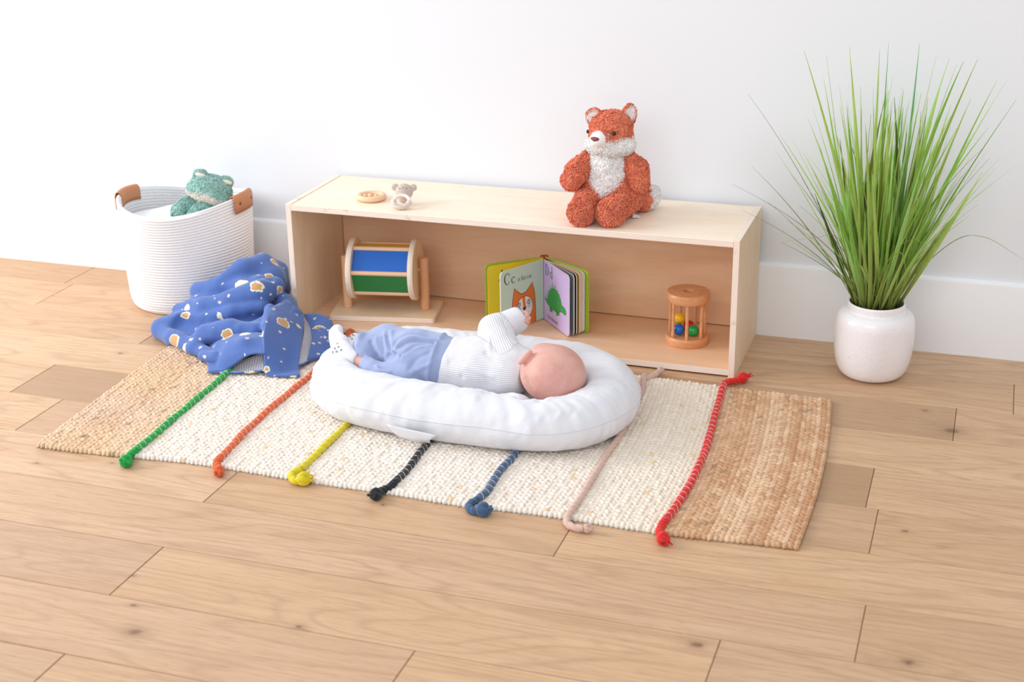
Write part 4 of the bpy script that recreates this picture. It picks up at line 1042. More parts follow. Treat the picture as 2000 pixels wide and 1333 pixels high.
    for ex, ez in ((.418, .632), (.646, .628)):
        art.append(outline(Lp(ell(ex, ez, .030, .036)), .0022, 2, 3)); art.append(('poly', Lp(ell(ex, ez, .008, .018)), 2, 3))
    art.append(('poly', Lp([(.500, .700), (.590, .694), (.585, .712), (.548, .756), (.52, .735)]), 2, 3))
    art.append(outline(Lp([(.548, .75), (.548, .80), (.575, .818), (.60, .785)]), .0009, 2, 3, closed=False, n=14))
    for a, b in (((.62, .70), (.75, .63)), ((.62, .705), (.76, .675)), ((.62, .712), (.76, .72)), ((.47, .70), (.36, .67)), ((.47, .708), (.36, .715))): art.append(outline(Lp([a, b]), .0006, 2, 3, closed=False))
    def ltext(s, u, v, size):
        r = []
        for kind, (P, wd), mi, lift in text(s, 0, 0, size, 2):
            x0, z0 = L(u, v); P = P.copy(); P[:, 0] = x0 - P[:, 0]; P[:, 1] += z0; r.append((kind, (P, wd), mi, lift))
        return r
    art += ltext('C', .085, .235, .031) + ltext('c', .245, .240, .031) + ltext('is for cat.', .395, .238, .0142)
    aL = 180 + 62.6
    sheet('page', aL, LEN, H * .96, .003, .0028, mats, front=1, art=art, label='pale green page with an orange cat')
    # right page
    def R(u, v): return (LEN * u, H * .96 * (1 - v))
    def pz(x, y):
        u = (x - 915) / 285; return R(u, (y - (240 + 190 * u)) / (665 + 25 * u))
    lil = pap('lilac_page', 'D3BDEB'); mats = [lil, M_white, inks['ink'], inks['green'], inks['spike'], inks['line']]; art = []
    body = [pz(*p) for p in [(925, 678), (950, 690), (968, 640), (985, 600), (1005, 578), (1030, 572), (1055, 590), (1080, 625), (1100, 670), (1115, 720), (1125, 765), (1150, 785), (1168, 820), (1172, 860), (1160, 872), (1140, 850), (1115, 832), (1092, 835), (1070, 842), (1045, 828), (1015, 800), (985, 775), (955, 735)]]
    spk = [(932, 672, 925, 645, 948, 668), (946, 650, 942, 610, 966, 640), (962, 625, 962, 580, 984, 605), (982, 598, 984, 545, 1006, 578), (1004, 575, 1018, 500, 1030, 572), (1030, 572, 1050, 525, 1054, 590), (1054, 592, 1082, 590, 1078, 622), (1078, 625, 1100, 640, 1098, 668), (1098, 672, 1112, 690, 1112, 715)]
    for a in spk:
        P = [pz(a[0], a[1]), pz(a[2], a[3]), pz(a[4], a[5])]; art.append(('poly', P, 4, 0)); art.append(outline(P, .0007, 5, 1))
    for lx, ly in ((990, 790), (1008, 800), (1066, 838), (1086, 838)):
        P = [pz(lx - 8, ly - 15), pz(lx + 9, ly - 8), pz(lx + 9, ly + 42), pz(lx - 9, ly + 30)]; art.append(('poly', P, 3, 0)); art.append(outline(P, .0007, 5, 1))
    art.append(('poly', body, 3, 1)); art.append(outline(body, .0012, 5, 2))
    for i in range(5):
        for j in range(9):
            x = 978 + i * 26 + j * 1.5; y = 615 + j * 21 + i * 16
            if (i in (0, 4) and (j < 1 or j > 6)): continue
            art.append(outline([pz(x, y), pz(x + 6, y + 8), pz(x + 12, y + 6)], .0008, 5, 3, closed=False))
    art.append(('poly', [pz(1150 + 4 * math.cos(q), 822 + 4 * math.sin(q)) for q in np.linspace(0, 2 * PI, 10, endpoint=False)], 5, 3))
    rt = lambda s, u, v, size: [(kd, (P + np.array(R(u, v)), wd), mi, lf) for kd, (P, wd), mi, lf in text(s, 0, 0, size, 2)]
    art += rt('D', .07, .235, .031) + rt('d', .26, .235, .031) + rt('is for dinosaur', .13, .935, .0118)
    aR = -48.5
    sheet('page', aR, LEN, H * .96, .003, .0028, mats, front=-1, art=art, label='lilac page with a green dinosaur')
    cols = [('7E9297', 'grey'), ('2D3C63', 'navy'), ('D9A92E', 'mustard'), ('F0DFC8', 'cream'), ('D2473C', 'red'), ('F2DCC8', 'blush'), ('E4E0DC', 'pale')]
    for i, (c, nm) in enumerate(cols):
        a = (-43.6, -40.6, -37.4, -35.6, -34.0, -32.6, -31.2)[i]; sheet('page', a, LEN - .0005 * i, H * .96, .003, .0024, [pap(nm + '_page', c), M_white], off=.0006 * (i + 1), front=-1)
    sheet('page', 180 + 42, LEN + .002, H * .97, .0025, .0026, [pap('yellow_page', 'EBCB2C'), pap('yellow_edge', 'E8C83A'), inks['ink']], front=1, art=[(k_, (np.stack([LEN * .815 - P[:, 0], P[:, 1] + H * .71], -1), wd), mi, lf) for k_, (P, wd), mi, lf in text('A', 0, 0, .031, 2)], off=.001, label='yellow first page')
    cov = pap('lime_cover', 'A6C639', .35)
    sheet('cover', 180 + 39.0, LEN + .006, H, 0, .0030, [cov, cov], off=.0040, front=-1); sheet('cover', -30.0, LEN + .008, H, 0, .0030, [cov, cov], off=.0075, front=-1)
    mb = MB(); P = [(-.0105, .0035, 0), (-.006, .0095, 0), (.002, .0128, 0), (.009, .0110, 0)]
    Q = spline(P, 12); V = []; th = np.array([0, .0028, 0])
    for z in (0, H + .0022): V += list(Q + np.array([0, 0, z])) + list(Q + th + np.array([0, 0, z]))
    F = []
    for i in range(11): F += [(i, i + 1, 24 + i + 1, 24 + i), (12 + i, 36 + i, 36 + i + 1, 12 + i + 1), (24 + i, 25 + i, 37 + i, 36 + i), (i, 12 + i, 13 + i, i + 1)]
    F += [(0, 24, 36, 12), (11, 23, 47, 35)]
    mesh_obj('spine', V, F, plain('red_spine_cloth', 'D3262E', .6), t, smooth=False)
build_book()
# ------------------------------------------------------------------ plush animals
M_plush = attr_mat('plush_pile', .95, 500, .3, .35)
def _glow_through(m, f):   # thin pile and blades let some light through
    t = m.node_tree; b = t.nodes['Principled BSDF']; out = t.nodes['Material Output']; tr = t.nodes.new('ShaderNodeBsdfTranslucent'); mx = t.nodes.new('ShaderNodeMixShader'); mx.inputs[0].default_value = f
    t.links.new(b.inputs['Base Color'].links[0].from_socket, tr.inputs['Color']); t.links.new(b.outputs[0], mx.inputs[1]); t.links.new(tr.outputs[0], mx.inputs[2]); t.links.new(mx.outputs[0], out.inputs['Surface'])
def build_fox():
    t = empty('plush_fox', (.84, -.20, .3520), math.radians(14.4), 'rust orange and white plush fox sitting upright on top of the shelf', 'soft toy')
    O, D_, Wt = lc('F4845A'), lc('DF6A44'), lc('FFFCFA')
    def ocol(V, seed=0):
        n = np.clip(.5 + .7 * vnoise(V, 60, seed) + .4 * vnoise(V, 160, seed + 1), 0, 1)[:, None]; return D_ * (1 - n) + O * n
    def wcol(V): n = np.clip(.5 + .6 * vnoise(V, 90, 9), 0, 1)[:, None]; return Wt * (.93 + .07 * n)
    def torso(P): return smin(d_ell(P, (.004, .005, .062), (.068, .060, .062)), d_ell(P, (-.003, .0, .125), (.054, .046, .062)), .03)
    poly = [(-.047, .20), (-.056, .122), (-.050, .106), (-.018, .064), (.014, .088), (.040, .106), (.046, .118), (.032, .20)]
    def tcol(V):
        x, z = V[:, 0] + .003 * vnoise(V, 120, 3), V[:, 2] + .004 * vnoise(V, 110, 4); ins = np.ones(len(V), bool)
        lo = np.interp(x, [-.060, -.016, .052], [.116, .062, .116]); ins = (z > lo) & (x > np.interp(z, [.11, .20], [-.062, -.052])) & (x < np.interp(z, [.11, .20], [.052, .036])) & (V[:, 1] < .01)
        return np.where(ins[:, None], wcol(V), ocol(V))
    plush_obj('torso', torso, (-.08, -.07, -.01), (.085, .08, .20), .0045, M_plush, t, tcol, 7000, .0085, .0020, 1.2, .0022, 1)
    for i, (pts, r, n) in enumerate((([(-.050, .00, .148), (-.075, -.018, .120), (-.093, -.030, .098)], [.020, .0245, .0235], 3200), ([(.047, .000, .148), (.069, -.014, .122), (.079, -.028, .094)], [.020, .0255, .0240], 3400))):
        lo = np.min(pts, 0) - .04; hi = np.max(pts, 0) + .04
        plush_obj('arm', lambda P: d_chain(P, pts, r, .02), lo, hi, .0042, M_plush, t, lambda V: ocol(V, 4 + i), n, .0085, .0020, 1.2, .002, 11 + i)
    for i, (pts, fc, fr, n) in enumerate((([(-.040, .005, .050), (-.058, -.060, .040)], (-.066, -.092, .0335), (.0325, .0270, .0335), 4200), ([(.048, .005, .048), (.026, -.060, .040)], (.008, -.098, .0350), (.0350, .0280, .0350), 4800))):
        f = lambda P: smin(d_chain(P, pts, [.040, .031], .02), d_ell(P, fc, fr), .014)
        lo = np.min(pts + [fc], 0) - .05; hi = np.max(pts + [fc], 0) + .05
        plush_obj('leg', f, lo, hi, .0044, M_plush, t, lambda V: ocol(V, 7 + i), n, .0085, .0020, 1.2, .0022, 21 + i)
    # head, turned towards the viewer's left
    hc = np.array([.006, -.005, .205]); fr_ = rotm(0, 0, math.radians(-30)); fwd = fr_ @ np.array([0, -1, 0]); rt = fr_ @ np.array([1, 0, 0])
    nose = hc + fwd * .074 + np.array([0.001, 0, .006])
    def head(P):
        d = d_ell(P, hc + np.array([0, 0, .022]), (.0520, .047, .042)); d = smin(d, d_ell(P, hc + np.array([-.001, -.004, -.020]), (.0640, .050, .031)), .022)
        return smin(d, d_chain(P, [hc + fwd * .025 + np.array([0, 0, .002]), hc + fwd * .050 + np.array([0, 0, .006])], [.030, .021], .01), .014)
    def hcol(V):
        q = V - hc; s = q @ rt; f = q @ fwd
        line = .006 + .004 * vnoise(V, 90, 2) + .012 * np.exp(-(s / .016) ** 2) * (f > .02) - .004 * np.exp(-((np.abs(s) - .026) / .010) ** 2)
        return np.where((q[:, 2] > line)[:, None], ocol(V, 2), wcol(V))
    hd = plush_obj('head', head, hc - .085, hc + .08, .0042, M_plush, t, hcol, 8200, .0080, .0019, 1.2, .002, 31)
    k = NT('muzzle_felt'); n = k.noise(k.obj(), 700, 2); felt = k.set(color=lin('F8F4F3'), rough=.95, normal=k.bump(n, .3, .0006), Sheen_Weight=.3)
    mz = sdf_obj('muzzle', lambda P: smin(d_chain(P, [hc + fwd * .036 + np.array([0, 0, .004]), nose - fwd * .010], [.0300, .0195], .01), d_ell(P, nose - fwd * .006, (.0155, .0125, .0130)), .008), hc - .085, hc + .085, .0030, felt, t, it=3)
    nz = sdf_obj('nose', lambda P: smin(d_ell(P, nose + fwd * .0050 + np.array([0, 0, .0030]), (.0125, .0060, .0068), fr_), d_ell(P, nose + fwd * .0048 + np.array([0, 0, -.0035]), (.0050, .0045, .0045), fr_), .004), nose - .022, nose + .022, .0014, plain('nose_velour', '7D4247', .6), t, it=2)
    def onhead(p, f):
        p = np.array(p, float); e = 1e-3
        for _ in range(8):
            g = np.array([f((p + d)[None])[0] - f((p - d)[None])[0] for d in np.eye(3) * e]); g /= np.linalg.norm(g); p = p - g * f(p[None])[0]
        return p, g
    for s in (1, -1):
        p, g = onhead(hc + rt * s * (.030 if s > 0 else .040) + fwd * (.038 if s > 0 else .026) + np.array([0, 0, .018 if s > 0 else .012]), head); bm = bmesh.new(); bmesh.ops.create_uvsphere(bm, u_segments=16, v_segments=12, radius=.0050)
        bm_obj('eye', bm, plain('glass_eye', '1A0F0C', .1), t, loc=tuple(p + g * .0042), autosm=False)
    for i, (c, rr, rz) in enumerate((((-.036, .000, .2515), (.0205, .0085, .0225), -8), ((.0490, .002, .2555), (.0190, .0085, .0290), 14))):
        R_ = rotm(0, math.radians(10 * (1 if i else -1)), math.radians(rz)); c = np.array(c); n_ = R_ @ np.array([0, -1, 0])
        f = lambda P: smax(d_ell(P, c, rr, R_), -d_ell(P, c + n_ * .0085, (rr[0] * .72, .0055, rr[2] * .74), R_), .004)
        def ecol(V):
            q = (V - c) @ R_; ins = (q[:, 1] < -.0005) & ((q[:, 0] / (rr[0] * .82)) ** 2 + ((q[:, 2] + .002) / (rr[2] * .86)) ** 2 < 1)
            return np.where(ins[:, None], wcol(V), ocol(V, 5))
        plush_obj('ear', f, c - .036, c + .036, .0030, M_plush, t, ecol, 2200, .0055, .0016, 1., .0010, 41 + i, flow=(0, 0, .3))
    tl = [(.060, .035, .034), (.088, .042, .030), (.104, .062, .034), (.112, .080, .038)]
    plush_obj('tail', lambda P: d_chain(P, tl, [.019, .023, .0255, .0195], .02), (.03, .0, -.0), (.15, .12, .08), .0042, M_plush, t, lambda V: np.where((V[:, 0] + .5 * (V[:, 1] - .05) + .003 * vnoise(V, 120, 1) > .097)[:, None], wcol(V), ocol(V, 9)), 3600, .0085, .0020, 1.2, .002, 51)
    mb = MB(); V = [(.062, -.030, .003), (.080, -.024, .0012), (.082, -.012, .0012), (.064, -.014, .008)]; V2 = [(x, y, z + .0009) for x, y, z in V]
    mb.add(V + V2, [(0, 3, 2, 1), (4, 5, 6, 7), (0, 1, 5, 4), (1, 2, 6, 5), (2, 3, 7, 6), (3, 0, 4, 7)]); mb.build('care_tag', plain('satin_tag', 'EDEFEF', .5), t, smooth=False)
build_fox()
def build_frog():
    t = empty('plush_frog', (-.37, -.2, .215), math.radians(31.8), 'curly teal green plush frog with cream mouth peeking out of the white basket', 'soft toy')
    G, G2, Cr = lc('A6D2C8'), lc('86B8AE'), lc('FBEFE4')
    def gcol(V): n = np.clip(.5 + .7 * vnoise(V, 60, 3) + .5 * vnoise(V, 170, 1), 0, 1)[:, None]; return G2 * (1 - n) + G * n
    RR = rotm(math.radians(-8), math.radians(20), 0); hc = np.array([.060, -.015, .113]); hl = lambda p: hc + RR @ np.array(p)
    def head(P): return smin(d_ell(P, hc, (.0600, .050, .044), RR), d_ell(P, hl((0, -.008, -.014)), (.063, .052, .026), RR), .012)
    def hcol(V):
        q = (V - hc) @ RR; band = (q[:, 2] < -.013 + .002 * vnoise(V, 90, 3)) & (q[:, 2] > -.033); return np.where((band & (q[:, 1] < .03))[:, None], Cr, gcol(V))
    plush_obj('head', head, hc - .09, hc + .085, .0042, M_plush, t, hcol, 6500, .0068, .0022, 1.5, .0022, 61)
    for s in (-1, 1):
        c = hl((s * .036, -.002, .034))
        plush_obj('eye_bump', lambda P: d_ell(P, c, (.020, .016, .0155), RR), c - .03, c + .03, .0036, M_plush, t, lambda V: gcol(V), 1000, .006, .002, 1.5, .0015, 65 + s)
        cc = hl((s * .036, -.0150, .0350)); sdf_obj('eyelid', lambda P: d_ell(P, cc, (.0170, .0085, .0065), RR), cc - .022, cc + .022, .0020, plain('cream_felt', 'F2E2D4', .9), t, it=2)
    body = [(.02, .02, .040), (.06, .03, .045)]
    plush_obj('body', lambda P: d_chain(P, body, [.045, .05], .02), (-.06, -.06, -.02), (.13, .1, .11), .005, M_plush, t, gcol, 2200, .0075, .0022, 1.5, .002, 70)
    for i, (pts, r) in enumerate((([(.030, -.005, .078), (-.005, -.035, .080), (-.030, -.055, .068)], [.021, .022, .022]), ([(.055, -.03, .062), (.030, -.060, .066), (.012, -.078, .060)], [.022, .0235, .022]))):
        plush_obj('arm', lambda P: d_chain(P, pts, r, .015), np.min(pts, 0) - .035, np.max(pts, 0) + .035, .0042, M_plush, t, gcol, 2300, .0068, .0022, 1.5, .0022, 72 + i)
build_frog()
# ------------------------------------------------------------------ rope basket
def build_basket():
    t = empty('rope_basket', (-.391, -.192, 0), math.radians(31.8), 'round white coiled rope basket with tan leather handles beside the shelf', 'basket')
    A, B, H, pit = .184, .157, .300, .0083
    seg = 144; an = np.arange(seg) / seg * 2 * PI
    def rim(a):   # the rim rises where the handles pull it up and sags between them
        return .015 * np.cos(2 * (a - math.radians(-27))) - .006 * np.sin(a) * 0
    def prof(s):  # s 0..1 bottom to rim -> (radius scale, height share)
        r = np.interp(s, [0, .03, .10, .3, 1], [.82, .88, .925, .95, 1.0]); return r
    rows = []; n = int(H / pit); sub = 6
    for i in range(n * sub + 1):
        s = i / (n * sub); ph = (i % sub) / sub; bul = .0034 * abs(math.sin(PI * ph)) ** .6
        z = H * s; r = prof(s); zz = z + rim(an) * s ** 2
        bend = .004 * np.sin(an * 3 + 1) * s
        rows.append(np.stack([(A * r + bul + bend) * np.cos(an), (B * r + bul + bend) * np.sin(an), zz], -1))
    top = rows[-1]
    for k in range(1, 8):   # rolled rim
        q = PI * k / 8; off = -.0045 + .0045 * math.cos(q); u = .0050 * math.sin(q)
        rows.append(np.stack([(A + off) * np.cos(an), (B + off) * np.sin(an), H + rim(an) + u], -1))
    for i in range(n * sub, -1, -2):
        s = i / (n * sub); ph = (i % sub) / sub; bul = .0030 * abs(math.sin(PI * ph)) ** .6; r = prof(s) - .05
        rows.append(np.stack([(A * r - bul) * np.cos(an), (B * r - bul) * np.sin(an), np.maximum(H * s + rim(an) * s ** 2, .008)], -1))
    m = len(rows); V = np.vstack(rows + [np.array([[0, 0, .0]]), np.array([[0, 0, .008]])]); idx = np.arange(m * seg).reshape(m, seg); j = np.arange(seg); j2 = (j + 1) % seg
    F = [tuple(f) for f in np.stack([idx[:-1], np.roll(idx, -1, 1)[:-1], np.roll(idx, -1, 1)[1:], idx[1:]], -1).reshape(-1, 4)]
    F += [(j2[i], j[i], m * seg) for i in range(seg)] + [(idx[-1][j[i]], idx[-1][j2[i]], m * seg + 1) for i in range(seg)]
    k = NT('cotton_rope'); o = k.obj(); k.n('SeparateXYZ', Vector=o); z = k.last.outputs[2]; X, Y = k.last.outputs[0], k.last.outputs[1]
    ang = k.math('ARCTAN2', Y, X); st = k.math('SINE', k.math('ADD', k.math('MULTIPLY', ang, 150.), k.math('MULTIPLY', z, 2 * PI / .0083 * .5)))
    nz = k.noise(o, 700, 3); h = k.math('ADD', k.math('MULTIPLY', st, .5), k.math('MULTIPLY', nz, .6))
    mat = k.set(color=k.mix(nz, 'F6F5F7', 'EDEAEA'), rough=.9, normal=k.bump(h, .45, .0012))
    mesh_obj('body', V, F, mat, t)
    k = NT('tan_leather'); nz = k.noise(k.obj(), 260, 4); lea = k.set(color=k.mix(nz, 'C98A5E', 'B9774C'), rough=.5, normal=k.bump(nz, .15, .0008)); dk = plain('brass_rivet', '6E6048', .35, Metallic=.8)
    for a0 in (152, -27):
        G = []; nn = 22
        for a in np.radians(np.linspace(a0 - 17.5, a0 + 17.5, nn)):
            rz = H + .015 * math.cos(2 * (a + math.radians(27))); row = []
            N = np.array([math.cos(a) / A, math.sin(a) / B]); N /= np.linalg.norm(N); c = np.array([(A - .003) * math.cos(a), (B - .003) * math.sin(a)])
            for (d, h) in ((.0105, -.038), (.0105, -.018), (.0110, -.002), (.0085, .008), (.0030, .0125), (-.0035, .0115), (-.0090, .007), (-.0115, -.002), (-.0115, -.018), (-.0115, -.030)):
                row.append((c[0] + N[0] * d, c[1] + N[1] * d, rz + h))
            G.append(row)
        G = np.array(G); n1 = G.shape[1]; inn = G.copy(); cen = np.array([0, 0])
        for i in range(nn):
            c = G[i, :, :].mean(0)
            for q in range(n1):
                d = np.array([c[0] - G[i, q, 0], c[1] - G[i, q, 1], (min(c[2] + .012, G[i, q, 2]) - G[i, q, 2])]); d /= np.linalg.norm(d) + 1e-9; inn[i, q] = G[i, q] + d * .0024
        V = np.vstack([G.reshape(-1, 3), inn.reshape(-1, 3)]); I = np.arange(nn * n1).reshape(nn, n1); o_ = nn * n1; F = []
        for i in range(nn - 1):
            for q in range(n1 - 1): F += [(I[i, q], I[i + 1, q], I[i + 1, q + 1], I[i, q + 1]), (I[i, q] + o_, I[i, q + 1] + o_, I[i + 1, q + 1] + o_, I[i + 1, q] + o_)]
        e = list(I[:, 0]) + list(I[-1, 1:]) + list(I[:-1, -1][::-1]) + list(I[0, 1:-1][::-1])
        for i in range(len(e)): a, b = e[i], e[(i + 1) % len(e)]; F.append((a, a + o_, b + o_, b))
        hd = mesh_obj('handle', V, F, lea, t)
        for q in (4, nn - 5):
            p = G[q, 1] * .6 + G[q, 2] * .4; a = math.radians(np.linspace(a0 - 17.5, a0 + 17.5, nn)[q]); nrm = np.array([math.cos(a) / A, math.sin(a) / B, 0]); nrm /= np.linalg.norm(nrm)
            Vc, Fc = cyl_vf(p - nrm * .001, p + nrm * .002, .0040, 14, .0008); mesh_obj('rivet', Vc, Fc, dk, hd)
build_basket()
def build_linen():
    t = empty('folded_linen', (-.384, -.192, .222), math.radians(31.8), 'folded white linen with a small printed mark inside the rope basket', 'linen')
    def f(P):
        d = d_box(P, (-.060, -.012, -.02), (.088, .085, .060), .02, rotm(math.radians(4), math.radians(-6), .2)); d = d + .004 * vnoise(P, 22, 2); return smax(d, (np.hypot(P[..., 0] / .166, P[..., 1] / .136) - 1) * .15, .01)
    m = plain('white_linen', 'F1F3F7', .9)
    sdf_obj('cloth', f, (-.17, -.125, -.1), (.06, .11, .075), .006, m, t, it=2)
    mb = MB(); ink = plain('pale_blue_print', 'A9BDD2', .8)
    for i in range(6):
        x = -.116 + i * .0052; P = np.array([(x, -.052, .0), (x + .003, -.047, .0)]);
        for p in P:
            z = .02
            for _ in range(60):
                if f(np.array([[p[0], p[1], z]]))[0] < 0: break
                z += .0  # surface search below
            zz = np.linspace(.09, -.02, 400); v = f(np.stack([np.full(400, p[0]), np.full(400, p[1]), zz], -1)); p[2] = zz[np.argmax(v < 0)] + .0012
        mb.tube(P, .0011, 6)
    mb.build('printed_mark', ink, t)['kind'] = 'stuff'
build_linen()
# ------------------------------------------------------------------ knitted blanket
def build_blanket():
    A = lambda L, zmin=.014: [np.maximum(at(*p), [-9, -9, zmin]) for p in L]
    top1 = A([(436, 556, -.37), (478, 531, -.33), (514, 519, -.28), (541, 530, -.245), (552, 566, -.25)])
    lobe = A([(390, 568, -.36), (423, 562, -.37), (470, 562, -.375), (506, 556, -.36)])
    b2 = A([(352, 608, -.42), (402, 604, -.445), (452, 592, -.435), (506, 572, -.41), (538, 558, -.36)])
    b3 = A([(330, 650, -.47), (345, 625, -.46), (402, 626, -.48), (455, 612, -.47), (512, 600, -.44)])
    loop = A([(352, 622, -.47), (322, 640, -.465), (320, 668, -.485), (346, 690, -.53), (382, 700, -.585), (420, 698, -.615)], .020)
    f4 = A([(376, 672, -.56), (402, 653, -.555), (452, 646, -.55), (500, 648, -.55)])
    f5 = A([(398, 704, -.625), (424, 699, -.635), (446, 712, -.66)], .016)
    cr = A([(528, 606, -.47), (522, 640, -.555), (521, 680, -.62), (523, 728, -.665)], .018)
    right = A([(556, 590, -.36), (572, 620, -.42), (570, 655, -.50)], .02)
    low = A([(360, 655, -.49), (420, 660, -.52), (480, 660, -.54), (520, 640, -.51)], .03)
    def f(P):
        d = smin(d_ell(P, (-.150, -.395, .035), (.165, .115, .075)), d_chain(P, top1, [.030, .036, .034, .030, .022], .01), .012)
        d = smin(d, d_chain(P, top1[:4] and [(-.11, -.33, .10), (-.085, -.30, .12)], [.055, .050], .01), .015)
        d = smin(d, d_chain(P, lobe, [.028, .029, .029, .027], .01), .009)
        d = smin(d, d_chain(P, b2, [.024, .033, .035, .035, .026], .01), .007)
        d = smin(d, d_chain(P, b3, [.020, .021, .021, .022, .018], .01), .007)
        d = smin(d, d_chain(P, low, [.025, .03, .035, .03], .01), .01)
        d = smin(d, d_chain(P, loop, [.022, .0275, .028, .026, .022, .017], .01), .007)
        d = smin(d, d_chain(P, f4, [.019, .026, .029, .025], .01), .008)
        d = smin(d, d_chain(P, f5, [.016, .017, .013], .006), .005)
        d = smin(d, d_chain(P, cr, [.016, .0155, .014, .010], .006), .004)
        d = smin(d, d_chain(P, right, [.026, .025, .018], .01), .008)
        # hollow inside the side loop
        h = d_chain(P, A([(350, 652, -.50), (385, 655, -.52)], .055), [.022, .026], .0); d = smax(d, -h, .012)
        q = np.stack([P[..., 0] + .386, P[..., 1] + .190], -1) @ np.array([[math.cos(.555), -math.sin(.555)], [math.sin(.555), math.cos(.555)]])
        e = (np.hypot(q[..., 0] / .194, q[..., 1] / .162) - 1) * .165; d = smax(d, .005 - e, .006)      # rests against the basket
        rugz = .0115 * sstep(P[..., 0], -.262, -.244) * sstep(-P[..., 1], .385, .400) + .001
        return smax(d, rugz - P[..., 2], .006)
    def disp(V):
        def ridge(L, wd, h):
            S = spline([at(*p) for p in L], 10); dm = np.full(len(V), 9.)
            for i in range(9):
                p, q = S[i], S[i + 1]; s = q - p; t = np.clip(((V - p) @ s) / s.dot(s), 0, 1); dm = np.minimum(dm, np.linalg.norm(V - p - t[:, None] * s, axis=1))
            return h * np.exp(-(dm / wd) ** 2)
        w = .004 * vnoise(V * np.array([1, 1, 1.6]), 13, 4) + .0018 * vnoise(V, 34, 5)
        for L, wd, h in [([(384, 588, -.42), (430, 577, -.42), (480, 566, -.42), (530, 545, -.38)], .010, -.007), ([(430, 545, -.40), (470, 535, -.38), (500, 545, -.36), (530, 540, -.30)], .012, -.005),
                         ([(326, 632, -.46), (380, 618, -.47), (440, 625, -.49), (500, 622, -.48)], .008, -.007), ([(400, 660, -.58), (430, 665, -.59), (470, 690, -.62)], .008, .004), ([(360, 695, -.55), (410, 680, -.58), (440, 690, -.62)], .008, -.005),
                         ([(540, 520, -.24), (545, 560, -.27), (552, 600, -.34)], .008, -.006), ([(440, 600, -.45), (480, 612, -.46), (505, 625, -.48)], .008, -.005), ([(465, 640, -.57), (480, 670, -.6), (500, 690, -.62)], .009, .004)]: w += ridge(L, wd, h)
        return w * sstep(V[:, 2], .012, .03) * (.55 + .45 * sstep(V[:, 0] * .85 + V[:, 1] * -.5, -.2, -.1))
    k = NT('blue_knit'); o = k.obj(); warp = k.n('VectorMath', operation='ADD', i0=o, i1=k.n('VectorMath', operation='SCALE', i0=k.noise(o, 70, 3, out=1), Scale=.016))
    vo = k.n('TexVoronoi', Vector=k.map(warp, (1, 1.25, 1.15)), Scale=17.); cc = k.last.outputs[1]; k.n('SeparateXYZ', Vector=cc); r1, r2 = k.last.outputs[0], k.last.outputs[1]
    rad = k.math('ADD', .03, k.math('MULTIPLY', r1, .34)); m1 = k.math('LESS_THAN', vo, rad)
    m2 = k.math('MULTIPLY', k.math('LESS_THAN', vo, k.math('SUBTRACT', rad, .06)), k.math('GREATER_THAN', r2, .38))
    vs = k.n('TexVoronoi', Vector=k.map(warp, (1, 1, 1), (3.3, 1.7, 2.1)), Scale=30.); k.n('SeparateXYZ', Vector=k.last.outputs[1]); m3 = k.math('MULTIPLY', k.math('LESS_THAN', vs, .15), k.math('GREATER_THAN', k.last.outputs[0], .70))
    vk = k.n('TexVoronoi', Vector=k.map(o, (1, 1, 1.5)), Scale=420.)
    c = k.mix(k.noise(o, 30, 2), '4563A4', '5372B4'); c = k.mix(m3, c, 'DCCFC6'); c = k.mix(m1, c, 'F0ECCB'); c = k.mix(m2, c, 'CFA05C')
    c = k.mix(k.ramp(vk, [(.3, 0.), (.8, .35)]), c, '3D5A98')
    blue = k.set(color=c, rough=.95, normal=k.bump(vk, -.6, .0012), Sheen_Weight=.25)
    k = NT('knit_underside'); o = k.obj(); ch = k.n('TexChecker', Vector=o, Color1=lin('D8CFC6'), Color2=lin('6E7C9E'), Scale=330.); under = k.set(color=ch, rough=.95)
    V, F = surface_net(f, (-.40, -.72, -.004), (.19, -.19, .225), .0046); V = relax(V, F, 3); V = V + vnormals(V, F) * disp(V)[:, None]; V = relax(V, F, 1)
    mb = MB(); mb.add(V, [tuple(map(int, q)) for q in F], 0)
    def sheet(rows, n=26, m=20, th=.0045, top=0, bot=1, wav=.003, seed=0, zmin=.0135):
        R_ = [spline([at(*p) for p in r], n) for r in rows]; G = np.stack([spline([r[i] for r in R_], m) for i in range(n)])
        G = G + np.array([0, -1, .5]) * (wav * vnoise(G, 28, seed))[..., None]; G[..., 2] = np.maximum(G[..., 2], zmin + th)
        gu = np.gradient(G, axis=0); gv = np.gradient(G, axis=1); N = np.cross(gu, gv); N /= np.linalg.norm(N, axis=-1)[..., None] + 1e-9
        if N[..., 1].mean() - N[..., 2].mean() > 0: N = -N
        Bk = G - N * th; Bk[..., 2] = np.maximum(Bk[..., 2], zmin - .001); I = np.arange(n * m).reshape(n, m); o_ = n * m; Vq = np.vstack([G.reshape(-1, 3), Bk.reshape(-1, 3)])
        f1 = [(I[i, j], I[i + 1, j], I[i + 1, j + 1], I[i, j + 1]) for i in range(n - 1) for j in range(m - 1)]; f2 = [(a + o_, d + o_, c_ + o_, b + o_) for a, b, c_, d in f1]
        e = list(I[:, 0]) + list(I[-1, 1:]) + list(I[:-1, -1][::-1]) + list(I[0, 1:-1][::-1]); f3 = [(e[i], e[i] + o_, e[(i + 1) % len(e)] + o_, e[(i + 1) % len(e)]) for i in range(len(e))]
        b0 = mb.n; mb.add(Vq, f1, top); mb.F += [tuple(q + b0 for q in f_) for f_ in f2]; mb.M += [bot] * len(f2); mb.F += [tuple(q + b0 for q in f_) for f_ in f3]; mb.M += [0] * len(f3)
